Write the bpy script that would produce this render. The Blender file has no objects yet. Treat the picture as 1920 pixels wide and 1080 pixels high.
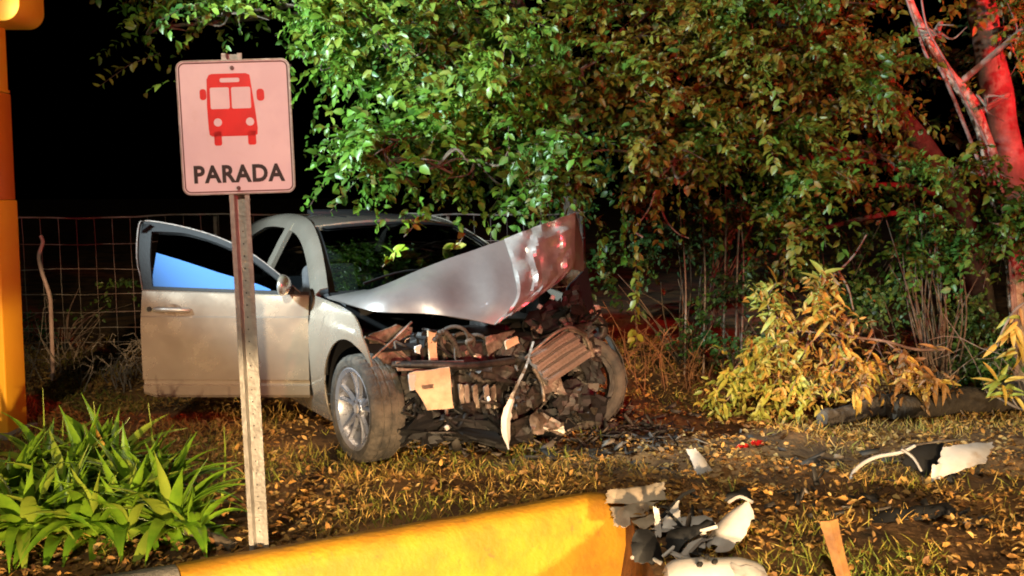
import bpy, bmesh, math, random
import numpy as np
from mathutils import Vector, Matrix, Euler, noise

R = math.radians
PI = math.pi
random.seed(7)
rng = np.random.default_rng(7)
sc = bpy.context.scene
C = sc.collection

# ------------------------------------------------------------------ camera
CAM_H = 1.6
FPX = 1800.0
PITCH = math.atan((540 - 380) / FPX)
cam_d = bpy.data.cameras.new('camera')
cam_d.sensor_width = 36
cam_d.lens = 36 * FPX / 1920
cam_d.clip_end = 800
cam_d.clip_start = 0.05
cam = bpy.data.objects.new('camera', cam_d)
C.objects.link(cam)
cam.location = (0, 0, CAM_H)
cam.rotation_euler = (PI / 2 - PITCH, 0, 0)
sc.camera = cam

# ------------------------------------------------------------------ night sky, moon, lamps, exposure
world = bpy.data.worlds.new('World')
sc.world = world
world.use_nodes = True
wn = world.node_tree
sky = wn.nodes.new('ShaderNodeTexSky')
sky.sky_type = 'NISHITA'
sky.sun_disc = False
sky.sun_elevation = R(-9)
sky.sun_rotation = R(200)
bgn = wn.nodes['Background']
wn.links.new(sky.outputs[0], bgn.inputs[0])
bgn.inputs[1].default_value = 0.05

def lamp(name, kind, loc, power, color, target=None, **kw):
    d = bpy.data.lights.new(name, kind)
    d.energy = power
    d.color = color
    for k, v in kw.items():
        setattr(d, k, v)
    o = bpy.data.objects.new(name, d)
    C.objects.link(o)
    o.location = loc
    if target is not None:
        o.rotation_euler = (Vector(target) - Vector(loc)).to_track_quat('-Z', 'Y').to_euler()
    return o

lamp('moon', 'SUN', (0, 0, 20), 0.015, (0.8, 0.88, 1.0), (4, 9, 0), angle=R(0.5))
# headlights of the vehicle that stopped on the road, low beams with a flat cut-off
for hx, az, pw in ((0.55, -15, 4600), (1.75, 7, 4400)):
    el = 3.0 - 55.7                                   # the cone's upper edge lies 3 degrees above level
    dirv = Vector((math.sin(R(az)) * math.cos(R(el)), math.cos(R(az)) * math.cos(R(el)), math.sin(R(el))))
    lamp('headlight_beam', 'SPOT', (hx, -2.6, 0.62), pw, (1.0, 0.69, 0.36),
         Vector((hx, -2.6, 0.62)) + dirv, spot_size=R(111.4), spot_blend=0.05, shadow_soft_size=0.06)
# warm fill light added over the road, no such lamp seen
lamp('warm_fill_light', 'SPOT', (-1.5, -4.5, 6.5), 2900, (1.0, 0.87, 0.64), (2.2, 8.5, 2.9),
     spot_size=R(74), spot_blend=0.9, shadow_soft_size=0.15)
# work light of the rescue vehicle, cool white
lamp('work_light', 'SPOT', (-4.3, 4.1, 3.0), 3600, (0.76, 0.95, 1.0), (-0.3, 7.0, 2.35),
     spot_size=R(62), spot_blend=0.45, shadow_soft_size=0.10)
# red beacons of the emergency vehicles: one high beside the trees, one on the road throwing its beam upwards
lamp('red_beacon', 'SPOT', (6.0, 5.6, 3.6), 1500, (1.0, 0.03, 0.035), (4.1, 8.6, 3.3), spot_size=R(58), spot_blend=0.6, shadow_soft_size=0.08)
lamp('red_beacon', 'SPOT', (4.0, 0.0, 2.6), 1500, (1.0, 0.05, 0.08),
     Vector((4.0, 0.0, 2.6)) + Vector((-0.34, 0.78, 0.53)), spot_size=R(107), spot_blend=0.14, shadow_soft_size=0.08)

sc.view_settings.view_transform = 'Standard'
sc.view_settings.look = 'None'
sc.view_settings.exposure = 0.0
sc.view_settings.gamma = 1.0
sc.view_settings.use_curve_mapping = False
sc.cycles.max_bounces = 6
sc.cycles.use_denoising = True
sc.cycles.filter_width = 1.9

# ------------------------------------------------------------------ helpers
CP, SP = math.cos(PITCH), math.sin(PITCH)
def ray(u, v):
    du, dv = (u - 960) / FPX, (540 - v) / FPX
    return Vector((du, CP + dv * SP, -SP + dv * CP))
def at(u, v, Y):
    d = ray(u, v)
    return Vector((0, 0, CAM_H)) + d * (Y / d.y)
def gnd(u, v, z=0.0):
    d = ray(u, v)
    return Vector((0, 0, CAM_H)) + d * ((z - CAM_H) / d.z)

def tag(o, label=None, cat=None, group=None, kind=None):
    if label: o['label'] = label
    if cat: o['category'] = cat
    if group: o['group'] = group
    if kind: o['kind'] = kind
    return o

def empty(name, loc=(0, 0, 0), rot=(0, 0, 0), parent=None):
    o = bpy.data.objects.new(name, None)
    C.objects.link(o)
    o.location = loc
    o.rotation_euler = rot
    o.empty_display_size = 0.1
    if parent: o.parent = parent
    return o

def link_mesh(name, me, mat, parent=None, loc=None, rot=None):
    o = bpy.data.objects.new(name, me)
    C.objects.link(o)
    if mat and not me.materials: me.materials.append(mat)
    if parent: o.parent = parent
    if loc is not None: o.location = loc
    if rot is not None: o.rotation_euler = rot
    return o

class MB:
    def __init__(s):
        s.v = []; s.f = []
    def add(s, vs, fs):
        n = len(s.v)
        s.v += [tuple(p) for p in vs]
        s.f += [tuple(i + n for i in f) for f in fs]
        return s
    def box(s, c, size, rot=None, taper=None):
        hx, hy, hz = size[0] / 2, size[1] / 2, size[2] / 2
        M = Euler(rot).to_matrix() if rot is not None and not isinstance(rot, Matrix) else rot
        vs = []
        for x, y, z in ((-1,-1,-1),(1,-1,-1),(1,1,-1),(-1,1,-1),(-1,-1,1),(1,-1,1),(1,1,1),(-1,1,1)):
            t = taper if (taper and z > 0) else 1
            p = Vector((x * hx * t, y * hy * t, z * hz))
            if M is not None: p = M @ p
            vs.append(p + Vector(c))
        return s.add(vs, [(0,3,2,1),(4,5,6,7),(0,1,5,4),(1,2,6,5),(2,3,7,6),(3,0,4,7)])
    def tube(s, pts, r, n=6, r2=None, cap=True):
        pts = [Vector(p) for p in pts]
        m = len(pts)
        rs = r if isinstance(r, (list, tuple)) else [r + ((r2 if r2 is not None else r) - r) * i / max(1, m - 1) for i in range(m)]
        vs = []
        ref = None
        for i, p in enumerate(pts):
            t = (pts[min(i + 1, m - 1)] - pts[max(i - 1, 0)])
            if t.length < 1e-7: t = Vector((0, 0, 1))
            t.normalize()
            if ref is None:
                ref = Vector((0, 0, 1)) if abs(t.z) < 0.9 else Vector((1, 0, 0))
            a = (ref - t * ref.dot(t))
            if a.length < 1e-5: a = t.orthogonal()
            a.normalize(); ref = a
            b = t.cross(a)
            for k in range(n):
                w = 2 * PI * k / n
                vs.append(p + (a * math.cos(w) + b * math.sin(w)) * rs[i])
        fs = []
        for i in range(m - 1):
            for k in range(n):
                k2 = (k + 1) % n
                fs.append((i * n + k, i * n + k2, (i + 1) * n + k2, (i + 1) * n + k))
        if cap:
            fs.append(tuple(range(n - 1, -1, -1)))
            fs.append(tuple((m - 1) * n + k for k in range(n)))
        return s.add(vs, fs)
    def prism(s, poly, h0, h1, M=None):
        n = len(poly)
        vs = [Vector((x, y, h0)) for x, y in poly] + [Vector((x, y, h1)) for x, y in poly]
        if M is not None: vs = [M @ p for p in vs]
        fs = [tuple(range(n - 1, -1, -1)), tuple(range(n, 2 * n))]
        for i in range(n):
            j = (i + 1) % n
            fs.append((i, j, n + j, n + i))
        return s.add(vs, fs)
    def grid(s, P, flip=False):
        ni, nj = len(P), len(P[0])
        vs = [p for row in P for p in row]
        fs = []
        for i in range(ni - 1):
            for j in range(nj - 1):
                q = (i * nj + j, (i + 1) * nj + j, (i + 1) * nj + j + 1, i * nj + j + 1)
                fs.append(q[::-1] if flip else q)
        return s.add(vs, fs)
    def solid(s, P, th):
        """grid P thickened by th along its normals (th may be negative)"""
        A = np.array([[tuple(p) for p in row] for row in P], float)
        du = np.gradient(A, axis=0); dv = np.gradient(A, axis=1)
        N = np.cross(du, dv)
        N /= np.maximum(np.linalg.norm(N, axis=2, keepdims=True), 1e-9)
        B = A - N * th
        ni, nj = A.shape[:2]
        vs = [tuple(p) for p in A.reshape(-1, 3)] + [tuple(p) for p in B.reshape(-1, 3)]
        o = ni * nj
        fs = []
        for i in range(ni - 1):
            for j in range(nj - 1):
                q = (i * nj + j, (i + 1) * nj + j, (i + 1) * nj + j + 1, i * nj + j + 1)
                fs.append(q); fs.append(tuple(x + o for x in q[::-1]))
        rim = [(i, 0) for i in range(ni)] + [(ni - 1, j) for j in range(1, nj)] + \
              [(i, nj - 1) for i in range(ni - 2, -1, -1)] + [(0, j) for j in range(nj - 2, 0, -1)]
        for k in range(len(rim)):
            a = rim[k][0] * nj + rim[k][1]
            b = rim[(k + 1) % len(rim)]; b = b[0] * nj + b[1]
            fs.append((b, a, a + o, b + o))
        return s.add(vs, fs)
    def lathe(s, prof, n=32, M=None, rmod=None, close=False):
        """prof = [(radius, h)], around local Y axis"""
        vs = []
        for k in range(n):
            a = 2 * PI * k / n
            for j, (r, h) in enumerate(prof):
                rr = rmod(k, j, r) if rmod else r
                p = Vector((rr * math.cos(a), h, rr * math.sin(a)))
                vs.append(M @ p if M is not None else p)
        m = len(prof)
        fs = []
        for k in range(n):
            k2 = (k + 1) % n
            for j in range(m - (0 if close else 1)):
                j2 = (j + 1) % m
                fs.append((k * m + j, k2 * m + j, k2 * m + j2, k * m + j2))
        return s.add(vs, fs)
    def mesh(s, name='m', smooth=None, bevel=0, segs=2, jitter=0):
        me = bpy.data.meshes.new(name)
        me.from_pydata(s.v, [], s.f)
        bm = bmesh.new(); bm.from_mesh(me)
        bmesh.ops.recalc_face_normals(bm, faces=bm.faces)
        if bevel:
            es = [e for e in bm.edges if len(e.link_faces) == 2 and e.calc_face_angle(0) > R(35)]
            bmesh.ops.bevel(bm, geom=es, offset=bevel, segments=segs, profile=0.5, affect='EDGES', clamp_overlap=True)
        if jitter:
            for v in bm.verts:
                v.co += noise.noise_vector(v.co * 9) * jitter
        if smooth is not None:
            for f in bm.faces: f.smooth = True
            for e in bm.edges:
                e.smooth = not (len(e.link_faces) == 2 and e.calc_face_angle(0) > R(smooth))
        bm.to_mesh(me); bm.free()
        return me
    def build(s, name, mat, parent=None, smooth=35, bevel=0, segs=2, loc=None, rot=None, jitter=0):
        return link_mesh(name, s.mesh(name, smooth, bevel, segs, jitter), mat, parent, loc, rot)

def interp(x, pts):
    return float(np.interp(x, [p[0] for p in pts], [p[1] for p in pts]))

def catmull(pts, n=8):
    P = [Vector(p) for p in pts]
    P = [P[0] * 2 - P[1]] + P + [P[-1] * 2 - P[-2]]
    out = []
    for i in range(1, len(P) - 2):
        for k in range(n):
            t = k / n
            a, b, c, d = P[i - 1], P[i], P[i + 1], P[i + 2]
            out.append(0.5 * ((2 * b) + (c - a) * t + (2 * a - 5 * b + 4 * c - d) * t * t + (3 * b - a - 3 * c + d) * t ** 3))
    out.append(P[-2])
    return out

# ------------------------------------------------------------------ materials
def mat(name, col, rough=0.6, metal=0.0, col2=None, nscale=6.0, bump=0.0, bscale=40.0, coat=0.0, spec=0.5,
        detail=6.0, lo=0.4, hi=0.62, dirt=None, dirt_scale=3.0, dirt_lo=0.52, dirt_hi=0.7, rvar=0.0, coords='Object'):
    m = bpy.data.materials.new(name)
    m.use_nodes = True
    nt = m.node_tree; N = nt.nodes; Lk = nt.links
    b = N['Principled BSDF']
    b.inputs['Base Color'].default_value = (*col, 1)
    b.inputs['Roughness'].default_value = rough
    b.inputs['Metallic'].default_value = metal
    b.inputs['Coat Weight'].default_value = coat
    b.inputs['Specular IOR Level'].default_value = spec
    tc = N.new('ShaderNodeTexCoord')
    out = None
    def noise_fac(scale, lo, hi, det=detail):
        n = N.new('ShaderNodeTexNoise'); n.inputs['Scale'].default_value = scale; n.inputs['Detail'].default_value = det
        n.inputs['Roughness'].default_value = 0.62
        Lk.new(tc.outputs[coords], n.inputs['Vector'])
        mr = N.new('ShaderNodeMapRange'); mr.inputs[1].default_value = lo; mr.inputs[2].default_value = hi
        Lk.new(n.outputs['Fac'], mr.inputs[0])
        return mr.outputs[0]
    cur = None
    if col2 is not None:
        mx = N.new('ShaderNodeMix'); mx.data_type = 'RGBA'
        mx.inputs[6].default_value = (*col, 1); mx.inputs[7].default_value = (*col2, 1)
        Lk.new(noise_fac(nscale, lo, hi), mx.inputs[0])
        cur = mx.outputs[2]
    if dirt is not None:
        mx = N.new('ShaderNodeMix'); mx.data_type = 'RGBA'
        if cur is not None: Lk.new(cur, mx.inputs[6])
        else: mx.inputs[6].default_value = (*col, 1)
        mx.inputs[7].default_value = (*dirt, 1)
        f = noise_fac(dirt_scale, dirt_lo, dirt_hi, 8)
        Lk.new(f, mx.inputs[0])
        cur = mx.outputs[2]
    if cur is not None: Lk.new(cur, b.inputs['Base Color'])
    if rvar:
        f = noise_fac(nscale * 1.7, 0.3, 0.7)
        mr = N.new('ShaderNodeMapRange'); mr.inputs[3].default_value = max(0.02, rough - rvar); mr.inputs[4].default_value = min(1, rough + rvar)
        Lk.new(f, mr.inputs[0]); Lk.new(mr.outputs[0], b.inputs['Roughness'])
    if bump:
        n = N.new('ShaderNodeTexNoise'); n.inputs['Scale'].default_value = bscale; n.inputs['Detail'].default_value = 5
        Lk.new(tc.outputs[coords], n.inputs['Vector'])
        bp = N.new('ShaderNodeBump'); bp.inputs['Strength'].default_value = bump; bp.inputs['Distance'].default_value = 0.02
        Lk.new(n.outputs['Fac'], bp.inputs['Height']); Lk.new(bp.outputs[0], b.inputs['Normal'])
    return m

def leaf_mat(name, cols, rough=0.42, trans=0.35):
    """colour picked per leaf from the random 'tint' attribute through a ramp"""
    m = bpy.data.materials.new(name); m.use_nodes = True
    nt = m.node_tree; N = nt.nodes; Lk = nt.links
    b = N['Principled BSDF']; b.inputs['Roughness'].default_value = rough
    b.inputs['Specular IOR Level'].default_value = 0.55
    a = N.new('ShaderNodeAttribute'); a.attribute_name = 'tint'
    rp = N.new('ShaderNodeValToRGB')
    els = rp.color_ramp.elements
    while len(els) < len(cols): els.new(0.5)
    for i, c in enumerate(cols):
        els[i].position = i / (len(cols) - 1); els[i].color = (*c, 1)
    Lk.new(a.outputs['Fac'], rp.inputs[0]); Lk.new(rp.outputs[0], b.inputs['Base Color'])
    if trans:
        t = N.new('ShaderNodeBsdfTranslucent'); mx = N.new('ShaderNodeMixShader'); mx.inputs[0].default_value = trans
        Lk.new(rp.outputs[0], t.inputs[0]); Lk.new(b.outputs[0], mx.inputs[1]); Lk.new(t.outputs[0], mx.inputs[2])
        Lk.new(mx.outputs[0], N['Material Output'].inputs[0])
    return m

def glass_mat(name, tint, rough=0.02, base=0.06, diffuse=None, dmix=0.0):
    m = bpy.data.materials.new(name); m.use_nodes = True
    nt = m.node_tree; N = nt.nodes; Lk = nt.links
    N.remove(N['Principled BSDF'])
    tr = N.new('ShaderNodeBsdfTransparent'); tr.inputs[0].default_value = (*tint, 1)
    gl = N.new('ShaderNodeBsdfGlossy'); gl.inputs['Roughness'].default_value = rough
    lw = N.new('ShaderNodeFresnel'); lw.inputs[0].default_value = 1.5
    ad = N.new('ShaderNodeMath'); ad.operation = 'ADD'; ad.inputs[1].default_value = base
    Lk.new(lw.outputs[0], ad.inputs[0])
    mx = N.new('ShaderNodeMixShader')
    Lk.new(ad.outputs[0], mx.inputs[0]); Lk.new(tr.outputs[0], mx.inputs[1]); Lk.new(gl.outputs[0], mx.inputs[2])
    last = mx.outputs[0]
    if diffuse:
        df = N.new('ShaderNodeBsdfDiffuse'); df.inputs[0].default_value = (*diffuse, 1)
        m2 = N.new('ShaderNodeMixShader'); m2.inputs[0].default_value = dmix
        Lk.new(last, m2.inputs[1]); Lk.new(df.outputs[0], m2.inputs[2]); last = m2.outputs[0]
    Lk.new(last, N['Material Output'].inputs[0])
    return m

M = {}
M['soil'] = mat('soil', (0.10, 0.046, 0.016), 0.95, col2=(0.30, 0.145, 0.045), nscale=2.2, bump=0.9, bscale=22, dirt=(0.045, 0.03, 0.014), dirt_scale=1.6)
M['asphalt'] = mat('asphalt', (0.045, 0.045, 0.045), 0.9, col2=(0.065, 0.062, 0.058), nscale=30, bump=0.5, bscale=160)
M['kerb_yellow'] = mat('kerb_yellow', (0.56, 0.275, 0.012), 0.7, col2=(0.44, 0.19, 0.012), nscale=5, bump=0.3, bscale=38, dirt=(0.24, 0.12, 0.03), dirt_scale=13, dirt_lo=0.62, dirt_hi=0.78)
M['concrete'] = mat('concrete', (0.30, 0.27, 0.23), 0.9, col2=(0.20, 0.18, 0.15), nscale=8, bump=0.5, bscale=60)
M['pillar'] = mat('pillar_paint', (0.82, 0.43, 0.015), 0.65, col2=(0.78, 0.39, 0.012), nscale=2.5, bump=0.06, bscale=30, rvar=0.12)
M['pillar_shaded'] = mat('pillar_paint_shaded', (0.62, 0.19, 0.012), 0.45, col2=(0.56, 0.16, 0.01), nscale=2.5, bump=0.06, bscale=30)  # deeper orange: weaker light on the middle shaft put into its colour
M['galv'] = mat('galvanised', (0.40, 0.38, 0.36), 0.42, 0.6, col2=(0.29, 0.27, 0.25), nscale=14, bump=0.15, bscale=60, dirt=(0.26, 0.20, 0.16), dirt_scale=11, dirt_lo=0.6, dirt_hi=0.8)
M['sign_white'] = mat('sign_white', (0.68, 0.66, 0.72), 0.4, col2=(0.62, 0.59, 0.66), nscale=4, rvar=0.1, dirt=(0.55, 0.50, 0.48), dirt_scale=6, dirt_lo=0.58, dirt_hi=0.85)
M['sign_red'] = mat('sign_red', (0.60, 0.015, 0.014), 0.4, col2=(0.5, 0.012, 0.012), nscale=6)
M['sign_black'] = mat('sign_black', (0.022, 0.012, 0.014), 0.5)
M['sign_line'] = mat('sign_line', (0.11, 0.06, 0.06), 0.5)
M['paint'] = mat('car_paint', (0.42, 0.365, 0.30), 0.24, 0.65, col2=(0.38, 0.325, 0.265), nscale=3, coat=1.0, rvar=0.08, dirt=(0.30, 0.235, 0.17), dirt_scale=2.6, dirt_lo=0.58, dirt_hi=0.9)
M['hood_paint'] = mat('hood_paint', (0.34, 0.31, 0.295), 0.30, 0.6, col2=(0.29, 0.26, 0.25), nscale=5, coat=0.5, bump=0.08, bscale=9)
M['primer'] = mat('bare_panel', (0.58, 0.55, 0.52), 0.30, 0.6, col2=(0.40, 0.37, 0.35), nscale=8, bump=0.25, bscale=14)
M['black'] = mat('black_plastic', (0.009, 0.009, 0.010), 0.6, spec=0.3, bump=0.1, bscale=80)
M['rubber'] = mat('rubber', (0.022, 0.021, 0.020), 0.85, col2=(0.06, 0.05, 0.04), nscale=9, bump=0.3, bscale=90)
M['tyre'] = mat('tyre', (0.030, 0.027, 0.024), 0.9, col2=(0.085, 0.07, 0.056), nscale=10, bump=0.45, bscale=70)
M['alloy'] = mat('alloy', (0.40, 0.41, 0.47), 0.30, 0.7, col2=(0.30, 0.31, 0.36), nscale=12, rvar=0.08)
M['disc'] = mat('brake_disc', (0.10, 0.09, 0.09), 0.5, 0.8)
M['interior'] = mat('interior', (0.02, 0.02, 0.022), 0.9)
M['seat'] = mat('seat_cloth', (0.05, 0.05, 0.055), 0.95, col2=(0.07, 0.07, 0.075), nscale=30, bump=0.2, bscale=120)
M['headliner'] = mat('headliner', (0.36, 0.35, 0.34), 0.95)
M['steel'] = mat('torn_steel', (0.30, 0.25, 0.205), 0.42, 0.6, col2=(0.08, 0.058, 0.045), nscale=9, bump=0.3, bscale=30, dirt=(0.10, 0.06, 0.04), dirt_scale=12)
M['peach'] = mat('peach_plate', (0.54, 0.385, 0.26), 0.55, col2=(0.38, 0.25, 0.165), nscale=7, bump=0.25, bscale=25, dirt=(0.25, 0.15, 0.10), dirt_scale=9, dirt_lo=0.6, dirt_hi=0.8)
M['greyplate'] = mat('grey_fins', (0.15, 0.122, 0.105), 0.55, 0.4, col2=(0.17, 0.13, 0.11), nscale=12, bump=0.3, bscale=50)
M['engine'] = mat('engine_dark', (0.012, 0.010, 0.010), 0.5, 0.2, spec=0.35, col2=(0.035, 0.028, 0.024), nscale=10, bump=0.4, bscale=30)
M['white_plastic'] = mat('white_plastic', (0.50, 0.47, 0.46), 0.42, col2=(0.40, 0.365, 0.345), nscale=6, bump=0.1, bscale=30, dirt=(0.30, 0.22, 0.16), dirt_scale=7, dirt_lo=0.56, dirt_hi=0.76)
M['beige_panel'] = mat('beige_panel', (0.50, 0.40, 0.30), 0.6, col2=(0.36, 0.27, 0.19), nscale=8, bump=0.2, bscale=30, dirt=(0.14, 0.08, 0.05), dirt_scale=10)
M['grey_plastic'] = mat('grey_plastic', (0.36, 0.34, 0.33), 0.5, col2=(0.22, 0.20, 0.20), nscale=9, bump=0.2, bscale=40, dirt=(0.12, 0.09, 0.07), dirt_scale=9)
M['chrome'] = mat('chrome', (0.7, 0.7, 0.7), 0.12, 1.0)
M['glass_dark'] = glass_mat('windscreen', (0.13, 0.15, 0.16), 0.012, 0.06)
M['glass_tint'] = glass_mat('tinted_glass', (0.10, 0.11, 0.12), 0.03, 0.04)
M['glass_reflection'] = glass_mat('blue_reflection_colour', (0.10, 0.20, 0.45), 0.08, 0.22, (0.10, 0.26, 0.62), 0.55)  # blue light reflected in the door window, put into the pane colour
M['mirror'] = mat('mirror', (0.8, 0.8, 0.8), 0.04, 1.0)
M['wire'] = mat('fence_wire', (0.20, 0.17, 0.15), 0.6, 0.3, col2=(0.11, 0.08, 0.06), nscale=6)
M['post_wood'] = mat('fence_post_metal', (0.10, 0.08, 0.06), 0.95, col2=(0.06, 0.05, 0.04), nscale=12, bump=0.8, bscale=26)
M['stake'] = mat('pale_stake', (0.42, 0.28, 0.24), 0.8, col2=(0.30, 0.19, 0.16), nscale=14, bump=0.4, bscale=40)
M['bark_pale'] = mat('bark_pale', (0.38, 0.30, 0.22), 0.9, col2=(0.13, 0.10, 0.07), nscale=9, bump=1.0, bscale=26, lo=0.47, hi=0.6)
M['bark_dark'] = mat('bark_dark', (0.07, 0.052, 0.036), 0.95, col2=(0.12, 0.09, 0.06), nscale=9, bump=0.9, bscale=30)
M['bark_smooth'] = mat('bark_smooth', (0.30, 0.20, 0.17), 0.9, spec=0.2, col2=(0.17, 0.11, 0.09), nscale=5, bump=0.5, bscale=14)
M['twig'] = mat('twig', (0.13, 0.095, 0.07), 0.85, col2=(0.24, 0.19, 0.145), nscale=8)
M['dry_twig'] = mat('dry_twig', (0.20, 0.085, 0.03), 0.9, col2=(0.11, 0.045, 0.02), nscale=7)
M['log_bark'] = mat('log_bark', (0.030, 0.022, 0.016), 0.95, col2=(0.06, 0.045, 0.03), nscale=9, bump=0.9, bscale=30)
M['rotten'] = mat('rotten_wood', (0.10, 0.088, 0.075), 0.95, col2=(0.05, 0.04, 0.032), nscale=8, bump=1.0, bscale=22)
M['orange_wood'] = mat('orange_wood', (0.24, 0.11, 0.028), 0.7, col2=(0.13, 0.055, 0.016), nscale=9, bump=0.3, bscale=30)
M['rosette'] = mat('rosette_leaf', (0.24, 0.40, 0.025), 0.36, col2=(0.11, 0.24, 0.015), nscale=5)
M['rosette_pale'] = mat('rosette_leaf_pale', (0.30, 0.38, 0.04), 0.45, col2=(0.22, 0.30, 0.03), nscale=6)
M['rosette_dry'] = mat('rosette_leaf_dry', (0.62, 0.40, 0.06), 0.6, col2=(0.5, 0.27, 0.05), nscale=6)
M['br_leaf_green'] = mat('branch_leaf_green', (0.34, 0.36, 0.06), 0.5, col2=(0.22, 0.26, 0.04), nscale=14)
M['br_leaf_yellow'] = mat('branch_leaf_yellow', (0.55, 0.38, 0.06), 0.55, col2=(0.42, 0.25, 0.05), nscale=14)
M['br_leaf_brown'] = mat('branch_leaf_brown', (0.36, 0.19, 0.05), 0.6, col2=(0.24, 0.11, 0.03), nscale=14)
M['lf_green'] = leaf_mat('leaves_green', [(0.15, 0.13, 0.025), (0.045, 0.12, 0.014), (0.09, 0.22, 0.02), (0.13, 0.27, 0.028), (0.21, 0.29, 0.035), (0.05, 0.15, 0.03)])
M['lf_olive'] = leaf_mat('leaves_olive', [(0.045, 0.12, 0.016), (0.085, 0.18, 0.02), (0.15, 0.21, 0.024), (0.21, 0.20, 0.025), (0.19, 0.12, 0.02), (0.06, 0.17, 0.028)])
M['lf_branch'] = leaf_mat('leaves_branch', [(0.14, 0.20, 0.03), (0.26, 0.28, 0.05), (0.42, 0.32, 0.06), (0.40, 0.22, 0.05), (0.24, 0.12, 0.04)], 0.5, 0.2)
M['lf_dark'] = leaf_mat('leaves_dark', [(0.02, 0.06, 0.015), (0.04, 0.11, 0.022), (0.09, 0.17, 0.03), (0.05, 0.12, 0.05)])
M['lf_bush'] = leaf_mat('leaves_bush', [(0.03, 0.10, 0.018), (0.07, 0.19, 0.03), (0.16, 0.26, 0.03), (0.08, 0.19, 0.08)])
M['litter'] = leaf_mat('leaf_litter', [(0.12, 0.05, 0.016), (0.34, 0.165, 0.036), (0.50, 0.25, 0.05), (0.16, 0.066, 0.02), (0.55, 0.36, 0.12), (0.40, 0.20, 0.05)], 0.75, 0.1)
M['grass'] = leaf_mat('grass', [(0.14, 0.19, 0.018), (0.28, 0.27, 0.03), (0.46, 0.29, 0.06), (0.56, 0.31, 0.08), (0.22, 0.23, 0.02)], 0.7, 0.25)
M['shards'] = leaf_mat('shards', [(0.012, 0.011, 0.011), (0.02, 0.018, 0.016), (0.05, 0.04, 0.035), (0.10, 0.075, 0.055), (0.015, 0.012, 0.01), (0.22, 0.18, 0.14)], 0.75, 0.0)
M['red_lens'] = mat('red_lens', (0.45, 0.01, 0.012), 0.15, coat=0.5)

# ------------------------------------------------------------------ mass foliage (numpy)
LEAF_T = np.array([(0, 0, 0), (0.32, 0.46, 0.09), (0.34, 0, 0), (0.32, -0.46, 0.09), (0.70, 0.36, 0.04), (0.70, 0, -0.05), (0.70, -0.36, 0.04), (1, 0, -0.16)])
LEAF_F = np.array([(0, 2, 1), (0, 3, 2), (1, 2, 5), (1, 5, 4), (2, 3, 6), (2, 6, 5), (4, 5, 7), (5, 6, 7)])
def unit(a):
    return a / np.maximum(np.linalg.norm(a, axis=-1, keepdims=True), 1e-9)
def leaf_mesh(name, pos, d, nrm, length, width, tint, T=LEAF_T, F=LEAF_F):
    d = unit(d); side = unit(np.cross(nrm, d)); up = np.cross(d, side)
    n, k = len(pos), len(T)
    V = (pos[:, None, :] + d[:, None, :] * (T[None, :, 0:1] * length[:, None, None])
         + side[:, None, :] * (T[None, :, 1:2] * width[:, None, None])
         + up[:, None, :] * (T[None, :, 2:3] * length[:, None, None]))
    V = V.reshape(-1, 3)
    FF = (F[None] + (np.arange(n) * k)[:, None, None]).reshape(-1, F.shape[1])
    me = bpy.data.meshes.new(name)
    me.vertices.add(len(V)); me.vertices.foreach_set('co', V.astype(np.float32).ravel())
    nl = FF.size
    me.loops.add(nl); me.loops.foreach_set('vertex_index', FF.astype(np.int32).ravel())
    me.polygons.add(len(FF)); me.polygons.foreach_set('loop_start', np.arange(0, nl, F.shape[1], dtype=np.int32))
    me.polygons.foreach_set('loop_total', np.full(len(FF), F.shape[1], dtype=np.int32))
    me.update(calc_edges=True)
    at_ = me.attributes.new('tint', 'FLOAT', 'POINT')
    at_.data.foreach_set('value', np.repeat(tint, k).astype(np.float32))
    me.validate()
    return me

def sprays_to_leaves(starts, dirs, lens, per, lsize, droop=0.5, rnd=rng):
    """leafy twigs: returns leaf arrays + twig polylines"""
    P, D, Nn, L_, W_, tints = [], [], [], [], [], []
    twigs = []
    for s, d, ln in zip(starts, dirs, lens):
        n = max(4, int(per * ln / 0.35 * rnd.uniform(0.7, 1.25)))
        t = (np.arange(n) + rnd.uniform(0, 1, n)) / n
        d = d / np.linalg.norm(d)
        dd = np.array([0, 0, -1.0])
        pts = s[None] + d[None] * (t[:, None] * ln) + dd[None] * (droop * ln * t[:, None] ** 2)
        tan = unit(d[None] + dd[None] * (2 * droop * t[:, None]))
        side = unit(np.cross(tan, rnd.normal(size=3)[None] + np.array([0, 0, 1.5])[None]))
        sg = np.where(np.arange(n) % 2 == 0, 1, -1)[:, None]
        ld = unit(tan * 0.55 + side * sg * 0.9 + rnd.normal(size=(n, 3)) * 0.35 + dd[None] * 0.25)
        nn = unit(rnd.normal(size=(n, 3)) * 0.55 + np.array([0, -0.35, 0.75])[None])
        base = min(1, max(0, 0.5 + 1.1 * noise.noise(Vector(s) * 1.25) + rnd.uniform(-0.28, 0.28)))
        P.append(pts); D.append(ld); Nn.append(nn)
        sz = lsize * rnd.uniform(0.45, 1.3, n)
        L_.append(sz); W_.append(sz * rnd.uniform(0.48, 0.74, n))
        tints.append(np.clip(base * 0.8 + rnd.uniform(0, 0.25, n), 0, 1))
        twigs.append([s, s + d * ln * 0.5 + dd * droop * ln * 0.25, s + d * ln + dd * droop * ln])
    return tuple(np.concatenate(a) for a in (P, D, Nn, L_, W_, tints)) + (twigs,)

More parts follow.
